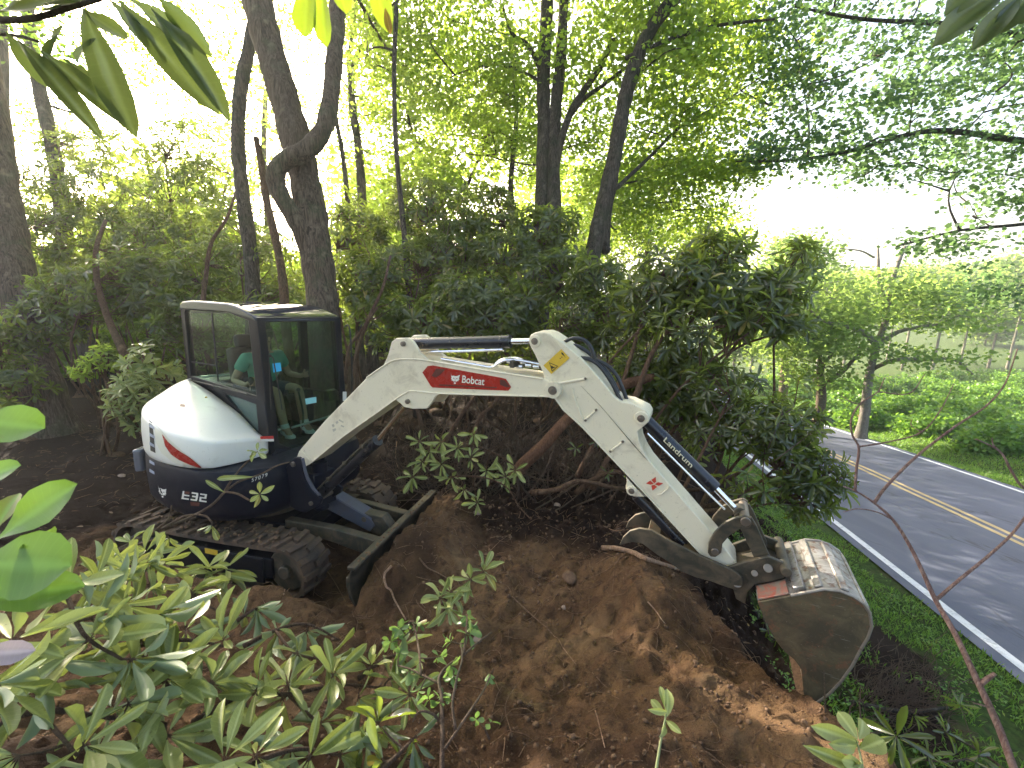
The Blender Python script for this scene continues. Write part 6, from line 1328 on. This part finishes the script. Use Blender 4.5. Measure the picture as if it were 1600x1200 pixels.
branch('cut branch along the bottom edge left of centre', 'cut branch', 'cut_branch', [pth([(330, 1230, 1.2), (400, 1190, 1.35), (470, 1170, 1.5), (530, 1180, 1.55)])], tipsd([(400, 1180, 1.35), (455, 1165, 1.5), (530, 1180, 1.55), (350, 1190, 1.3)]), .15, 8, group=PG)
branch('shaded cut branch at the bottom edge right of the pile', 'cut branch', 'cut_branch', [pth([(560, 1230, 1.4), (610, 1190, 1.5), (650, 1150, 1.6)])], tipsd([(600, 1190, 1.5), (645, 1155, 1.6), (590, 1130, 1.65)]), .13, 8, group=PG, mat='rhodo')
branch('cut branch between the pile and the sapling in mid dirt', 'cut branch', 'cut_branch', [pth([(560, 1060, 1.9), (600, 1030, 2.0), (640, 1020, 2.05)])], tipsd([(580, 1040, 1.95), (620, 1015, 2.0), (640, 1085, 1.8)], 0), .13, 8, group=PG)
for lbl, (u, v, d) in (('lone cut sprig below the near track left end', (225, 865, 2.6)), ('cut sprig buried under the left branches', (120, 960, 1.7)), ('cut sprig in the shade at the bottom of the pile', (180, 1190, 1.3)), ('cut sprig on the dirt under the pile top', (400, 950, 2.3)), ('dark cut sprig behind the large near leaves', (170, 880, 2.2))):
    branch(lbl, 'sprig', 'cut_sprig', [pth([(u-30, v+20, d-.05), (u, v, d)])], tipsd([(u, v, d), (u-18, v+12, d)]), .14, 8, group=PG)
branch('leafy cut tip standing in the middle of the dirt', 'sprig', 'cut_sprig', [pth([(690, 960, 2.5), (705, 935, 2.5), (730, 912, 2.55), (755, 895, 2.6)])], tipsd([(755, 892, 2.6), (735, 905, 2.55), (705, 925, 2.5), (688, 935, 2.45), (700, 950, 2.4)], .3), .115, 8, wr=.28)
# small-leaved sapling with pale bare stems
def sp(L_): return np.array([fit(u, v, d, .02) for u, v, d in L_])
branch('small-leaved sapling with pale bare stems at the bottom of the dirt', 'sapling', 'sapling',
       [sp([(690, 1230, 1.35), (691, 1150, 1.45), (690, 1090, 1.55), (686, 1060, 1.6), (700, 1040, 1.65), (722, 1025, 1.7), (745, 1005, 1.75), (768, 988, 1.8)]), sp([(686, 1068, 1.6), (660, 1055, 1.65), (640, 1045, 1.7), (622, 1040, 1.75)]), sp([(658, 1055, 1.65), (655, 1020, 1.75), (650, 990, 1.85), (645, 970, 1.9)]),
        sp([(724, 1022, 1.7), (728, 990, 1.8), (730, 960, 1.9)]), sp([(695, 1170, 1.4), (715, 1140, 1.45), (735, 1110, 1.5), (755, 1080, 1.55), (766, 1055, 1.6)]), sp([(712, 1140, 1.45), (707, 1100, 1.5), (714, 1060, 1.55), (722, 1030, 1.6), (720, 1005, 1.7)]), sp([(690, 1130, 1.5), (675, 1115, 1.5), (655, 1112, 1.5), (645, 1128, 1.5)])],
       tipsd([(622, 985, 1.9), (612, 1000, 1.9), (640, 975, 1.9), (655, 975, 1.9), (690, 1025, 1.75), (705, 1040, 1.65), (728, 965, 1.9), (740, 980, 1.85), (735, 990, 1.8), (640, 1055, 1.7), (655, 1085, 1.6), (668, 1090, 1.55), (690, 1090, 1.55), (625, 1020, 1.8), (700, 1000, 1.75), (765, 1060, 1.6)], .3), .048, 8, mat='sapling', bark='twig', r0=.0085, tm=TM, wr=.5)
branch('tiny three-leaved plant on the mound right of the sapling', 'seedling', 'seedling', [sp([(765, 1155, 1.5), (758, 1140, 1.5), (750, 1130, 1.5)])], tipsd([(745, 1125, 1.5), (768, 1128, 1.5)]), .04, 4, mat='sapling', r0=.004, tm=TM, wr=.6)
branch('single upright seedling with pale leaves at the bottom centre', 'seedling', 'seedling', [sp([(1022, 1225, 1.1), (1032, 1160, 1.15), (1040, 1120, 1.18), (1042, 1095, 1.2)])], [], .05, 0, bark='stem_green', r0=.0042,
       extra=[(D(1042, 1120, 1.18), D(1046, 1080, 1.2), .030), (D(1040, 1120, 1.18), D(1018, 1093, 1.2), .022), (D(1041, 1110, 1.18), D(1032, 1072, 1.22), .018), (D(1040, 1125, 1.18), D(1060, 1142, 1.14), .018), (D(1042, 1112, 1.18), D(1022, 1112, 1.15), .016), (D(1040, 1130, 1.16), D(1035, 1150, 1.1), .014)])
branch('bright yellow-green seedling at the bottom beside the bucket', 'seedling', 'seedling', [sp([(1352, 1230, .95), (1345, 1185, 1.0), (1338, 1155, 1.02)])], [], .05, 0, mat='rhodo_cut', bark='stem_green', r0=.004,
       extra=[(D(1340, 1155, 1.02), D(1312, 1112, 1.05), .036), (D(1342, 1160, 1.02), D(1278, 1138, 1.0), .036), (D(1342, 1165, 1.02), D(1305, 1165, .98), .03), (D(1344, 1170, 1.02), D(1382, 1158, 1.0), .044), (D(1342, 1155, 1.02), D(1352, 1125, 1.05), .034), (D(1346, 1195, .98), D(1318, 1188, .95), .03), (D(1346, 1200, .98), D(1285, 1178, .95), .03), (D(1348, 1190, .98), D(1330, 1230, .93), .034)])
# branch lying across the near track
branch('long bent branch with few leaves lying over the near track', 'fallen branch', 'fallen_branch',
       [np.array([D(*q_) for q_ in [(110, 912, 2.6), (170, 868, 2.75), (240, 832, 2.9), (290, 812, 3.0), (330, 790, 3.05), (352, 768, 3.1), (375, 752, 3.15), (405, 742, 3.2), (432, 728, 3.2), (452, 722, 3.2)]]), np.array([D(*q_) for q_ in [(350, 770, 3.1), (362, 750, 3.1), (380, 728, 3.1), (398, 712, 3.1)]]),
        np.array([D(*q_) for q_ in [(350, 768, 3.1), (372, 772, 3.05), (392, 782, 3.0), (405, 776, 3.0)]]), np.array([D(*q_) for q_ in [(255, 826, 2.9), (290, 806, 2.9), (320, 806, 2.9), (330, 815, 2.85)]]), np.array([D(*q_) for q_ in [(180, 862, 2.75), (225, 848, 2.7), (262, 838, 2.7)]]), np.array([D(*q_) for q_ in [(235, 835, 2.9), (262, 812, 2.9), (268, 790, 2.9)]])],
       [(D(402, 706, 3.1), (.1, -.5, .6)), (D(406, 772, 3.0), (.3, -.5, .3)), (D(331, 820, 2.85), (.1, -.4, -.5)), (D(264, 840, 2.7), (.2, -.4, -.3)), (D(205, 848, 2.75), (-.3, -.3, .5))], .085, 6, mat='rhodo_cut', bark='twig', r0=.014, wr=.34,
       extra=[(D(395, 745, 3.1), D(338, 748, 3.05), .04), (D(352, 770, 3.05), D(320, 750, 3.05), .03)])
t_ = LB(); 
# torn branch under the boom
branch('torn leafy branch lying on the dark soil below the boom', 'torn branch', 'torn_branch', [paths_px([[(700, 590, 5.2), (705, 640, 4.9), (690, 680, 4.7), (680, 715, 4.6)]])[0], paths_px([[(730, 690, 4.7), (780, 712, 4.6), (830, 745, 4.6), (870, 752, 4.6)]])[0], paths_px([[(700, 745, 4.5), (750, 745, 4.4), (790, 760, 4.35), (810, 790, 4.3), (830, 812, 4.2)]])[0]],
       [(D(u, v, 4.6), (rng.normal(0, .3), -.7, .3+rng.normal(0, .2))) for u, v in ((655, 690), (672, 705), (690, 725), (660, 722), (705, 745), (740, 678), (735, 715), (790, 745), (760, 735), (725, 765), (745, 785), (690, 690), (805, 735), (645, 745), (715, 700))], .15, 8, mat='rhodo_cut', bark='bark_brown', r0=.016, el=(35, 135))
branch('small torn sprig hanging right of the peeled stem', 'torn branch', 'torn_branch', [paths_px([[(960, 640, 4.9), (945, 690, 4.8), (925, 720, 4.7)]])[0]], [(D(930, 690, 4.8), (0, -.6, .2)), (D(900, 700, 4.8), (0, -.6, .2)), (D(950, 740, 4.7), (0, -.6, .1)), (D(985, 750, 4.6), (0, -.6, .3))], .11, 5, mat='rhodo', bark='bark_brown', r0=.012, tm=TM)
branch('rhododendron sprig poking out above the road shoulder', 'sprig', 'rhododendron_sprig', [paths_px([[(1190, 660, 4.4), (1235, 640, 4.2), (1245, 610, 4.1), (1248, 590, 4.0)]])[0], paths_px([[(1200, 700, 4.3), (1215, 665, 4.2), (1222, 645, 4.1)]])[0], paths_px([[(1210, 720, 4.2), (1250, 690, 4.1), (1272, 672, 4.0)]])[0]], [(D(1248, 596, 4.0), (0, -.3, 1)), (D(1222, 640, 4.1), (0, -.6, .3)), (D(1275, 672, 4.0), (.2, -.6, .5)), (D(1240, 640, 4.1), (.1, -.5, .8))], .13, 7, mat='rhodo', bark='twig', r0=.008)
# large near leaves
def XL(lst, d): return [(D(*a, d), D(*b, d*k), w_*d/FPX, rl, tm_) for a, b, w_, k, rl, tm_ in lst]
branch('cluster of very large bright leaves close at the left edge', 'leafy branch', 'near_branch', [np.array([D(*q_) for q_ in [(-120, 900, .6), (-60, 870, .6), (-15, 850, .6)]])], [], .1, 0, mat='near_bright', bark='stem_green', r0=.004,
       extra=XL([((-45, 880), (104, 884), 100, 1., .2, 2), ((-50, 938), (120, 914), 62, 1.05, -.2, 0), ((-4, 842), (114, 757), 62, 1.02, .3, 2), ((-12, 838), (22, 768), 42, 1.05, .0, 0), ((30, 858), (78, 828), 36, 1.15, .3, 0)], .58))
branch('pale pinkish leaf blurred at the left edge above the pile', 'leaf sprig', 'near_branch', [np.array([D(*q_) for q_ in [(-90, 1050, .6), (-50, 1040, .6), (-30, 1030, .6)]])], [], .1, 0, mat='pale_leaf', bark='twig', r0=.003, extra=XL([((-35, 1022), (44, 1018), 34, 1., .3, 0)], .6))
branch('two ragged yellow-green leaves at the left edge above the large ones', 'leafy branch', 'near_branch', [np.array([D(*q_) for q_ in [(-120, 760, .6), (-60, 710, .6), (-30, 690, .6)]])], [], .1, 0, mat='near_bright', bark='stem_green', r0=.003,
       extra=XL([((-45, 655), (64, 668), 62, 1., .2, 2), ((-40, 752), (28, 727), 34, 1., .1, 2)], .55))
branch('backlit rhododendron branch hanging in the top left corner', 'leafy branch', 'near_branch', [np.array([D(*q_) for q_ in [(-60, 30, .9), (40, 30, .85), (110, 12, .82), (180, -10, .8), (260, -40, .8)]]), np.array([D(*q_) for q_ in [(-60, 50, .9), (20, 55, .85), (60, 65, .82)]])], [], .1, 0, mat='rhodo_near', bark='twig', r0=.007,
       extra=XL([((132, 14), (192, 184), 46, 1.02, .3, 1), ((62, 78), (184, 176), 30, 1.05, -.2, 1), ((28, 62), (134, 178), 30, 1., .2, 1), ((186, 0), (318, 150), 44, 1.05, -.3, 1), ((236, 14), (348, 150), 40, 1.02, .2, 1), ((150, 60), (112, 92), 20, 1., .2, 0), ((-30, 26), (120, -6), 48, 1., .1, 2), ((60, 20), (220, -22), 50, 1.03, .2, 2), ((190, -10), (300, 70), 46, 1.1, .4, 0), ((100, 40), (60, 100), 20, 1.05, 0, 0), ((120, 10), (200, 60), 36, 1.05, .5, 2), ((160, -10), (240, 75), 40, 1.1, -.2, 0), ((-20, 0), (110, -18), 60, .95, 0, 2), ((90, 85), (170, 150), 22, 1.1, .6, 1), ((205, 25), (262, 90), 30, 1.1, .4, 0), ((250, 0), (310, 60), 34, 1.15, -.4, 1), ((10, 50), (60, 120), 24, 1.1, .2, 1)], .82))
branch('yellow-green leaves hanging into the top edge by the twisted stem', 'leafy branch', 'near_branch', [np.array([D(*q_) for q_ in [(440, -80, .8), (490, -45, .8), (530, -30, .8)]])], [], .1, 0, mat='yellowgreen', bark='stem_green', r0=.003,
       extra=XL([((484, -42), (473, 54), 38, 1., .1, 2), ((500, -40), (507, 70), 28, 1., -.1, 2), ((520, -45), (540, 14), 30, 1., .2, 0)], .8))
branch('half browned leaf hanging into the top edge', 'leafy branch', 'near_branch', [np.array([D(*q_) for q_ in [(560, -80, .8), (585, -50, .8)]])], [], .1, 0, mat='yellowgreen', bark='stem_green', r0=.003, extra=XL([((582, -48), (604, 46), 32, 1., .1, 2)], .8))
r_ = bpy.data.objects[[o.name for o in bpy.data.objects if o.name.startswith('near_branch')][-1]]
lb = LB(); lb.add(TB[0], D(602, 12, .795), D(609, 50, .795)-D(602, 12, .795), -CF+CU*.3, .045, .014, .5); lb.make('brown_tip', MT['autumn'], r_)
branch('green leaves hanging into the top right corner', 'leafy branch', 'near_branch', [np.array([D(*q_) for q_ in [(1680, -60, .9), (1620, -30, .9), (1580, -20, .9)]])], [], .1, 0, mat='rhodo_near', bark='stem_green', r0=.003,
       extra=XL([((1580, -22), (1470, 54), 42, 1., .1, 0), ((1600, -15), (1528, 64), 34, 1., -.1, 0), ((1612, -10), (1562, 44), 34, 1., .2, 0), ((1560, -40), (1485, 10), 40, 1., .2, 0), ((1640, -10), (1590, 30), 30, 1., .2, 0)], .9))
# bare twig in front of the road
root = thing('bare_twig', 'bare reddish twig with thorny side shoots rising in front of the road', 'twig', D(1590, 1225, .9))
q = MB(); mainp = crom([D(*a) for a in [(1596, 1235, .88), (1562, 1140, .92), (1530, 1070, .95), (1492, 990, 1.0), (1462, 938, 1.04), (1440, 890, 1.06), (1420, 850, 1.08), (1395, 812, 1.1), (1365, 785, 1.12), (1338, 768, 1.14), (1318, 760, 1.15)]], 5)
q.tube(mainp, np.linspace(.0072, .0018, len(mainp)), 10); obj('main_stem', q, MT['twig_red'], root, smooth=True)
for p_, r0, r1 in (([(1462, 938, 1.04), (1500, 905, 1.05), (1545, 868, 1.06), (1585, 830, 1.07), (1620, 780, 1.08)], .0042, .0024), ([(1366, 786, 1.12), (1385, 760, 1.12), (1430, 715, 1.12), (1490, 668, 1.12), (1540, 635, 1.12), (1570, 600, 1.12), (1590, 545, 1.12)], .0042, .0014), ([(1336, 767, 1.14), (1338, 735, 1.14), (1342, 700, 1.14), (1332, 680, 1.14), (1330, 655, 1.14), (1345, 630, 1.14), (1372, 612, 1.14), (1382, 590, 1.14)], .0036, .0012),
                   ([(1345, 632, 1.14), (1330, 628, 1.14), (1314, 618, 1.14)], .0018, .001), ([(1342, 698, 1.14), (1390, 690, 1.13), (1440, 675, 1.12), (1470, 640, 1.12), (1490, 600, 1.12)], .0024, .001), ([(1372, 612, 1.14), (1420, 615, 1.13), (1445, 585, 1.12)], .0018, .001), ([(1395, 812, 1.1), (1370, 800, 1.1), (1340, 795, 1.1), (1318, 800, 1.1)], .002, .001),
                   ([(1640, 770, 1.0), (1600, 762, 1.0), (1580, 735, 1.0), (1562, 705, 1.0), (1525, 686, 1.0)], .0036, .0016), ([(1562, 705, 1.0), (1552, 695, 1.0), (1550, 684, 1.0)], .002, .001), ([(1440, 675, 1.12), (1424, 665, 1.12), (1425, 655, 1.12)], .0015, .0008), ([(1530, 1070, .95), (1555, 1052, .94)], .006, .0035), ([(1545, 1105, .93), (1520, 1098, .93)], .002, .0008)):
    q = MB(); C_ = crom([D(*a) for a in p_], 5); q.tube(C_, np.linspace(r0, r1, len(C_)), 8); obj('side_shoot', q, MT['twig_red'], root, smooth=True)
# brush heap and dark leaves low on the bank at the bottom right
q = MB()
for k in range(420):
    u, v = rng.normal(1405, 50), rng.normal(1085, 28); a = ground_hit(u, v, .03); dr = rng.normal(.3, .7); L_ = rng.uniform(.06, .3); b = a+np.array([math.cos(dr)*L_, math.sin(dr)*L_, rng.uniform(-.02, .08)]); q.tube(sag(a, b, .1, 4), [.004, .0035, .003, .002], 4, cap=False)
obj('dry_brush', q, MT['twig'], None, smooth=True, kind='stuff')
limb('dark branch lying across the brush at the foot of the bank', 'fallen branch', 'fallen_branch', on_ground([(1320, 1095), (1370, 1105), (1420, 1112), (1480, 1105)], .05), .022, .012, 'bark_dark')
branch('dark long-leaved cut branch in the bottom right corner', 'cut branch', 'cut_branch', [np.array([ground_hit(u, v, .12) for u, v in [(1600, 1230), (1540, 1180), (1470, 1140), (1420, 1110)]]), np.array([ground_hit(u, v, .12) for u, v in [(1540, 1180), (1480, 1190), (1420, 1185)]])], [(ground_hit(u, v, .16), None) for u, v in ((1430, 1120), (1480, 1145), (1530, 1180), (1450, 1180), (1560, 1210), (1400, 1150), (1500, 1100))], .15, 8, mat='rhodo', wr=.2, tm=TM)
branch('leafy sprig on the bank below the bucket side', 'sprig', 'cut_sprig', [np.array([ground_hit(u, v, .06) for u, v in [(1190, 960), (1200, 985), (1205, 1000)]])], [(ground_hit(u, v, .1), None) for u, v in ((1185, 955), (1200, 985), (1215, 1000))], .10, 7, mat='rhodo', tm=TM)

# ================================================================ haze in the air
q = MB(); q.box((0, 700, 1), (3100, 2300, 76)); hz = obj('haze', q, MT['haze'], None, kind='stuff')
for o_ in [o for o in bpy.data.objects if o.name.startswith('near_branch')]: pass
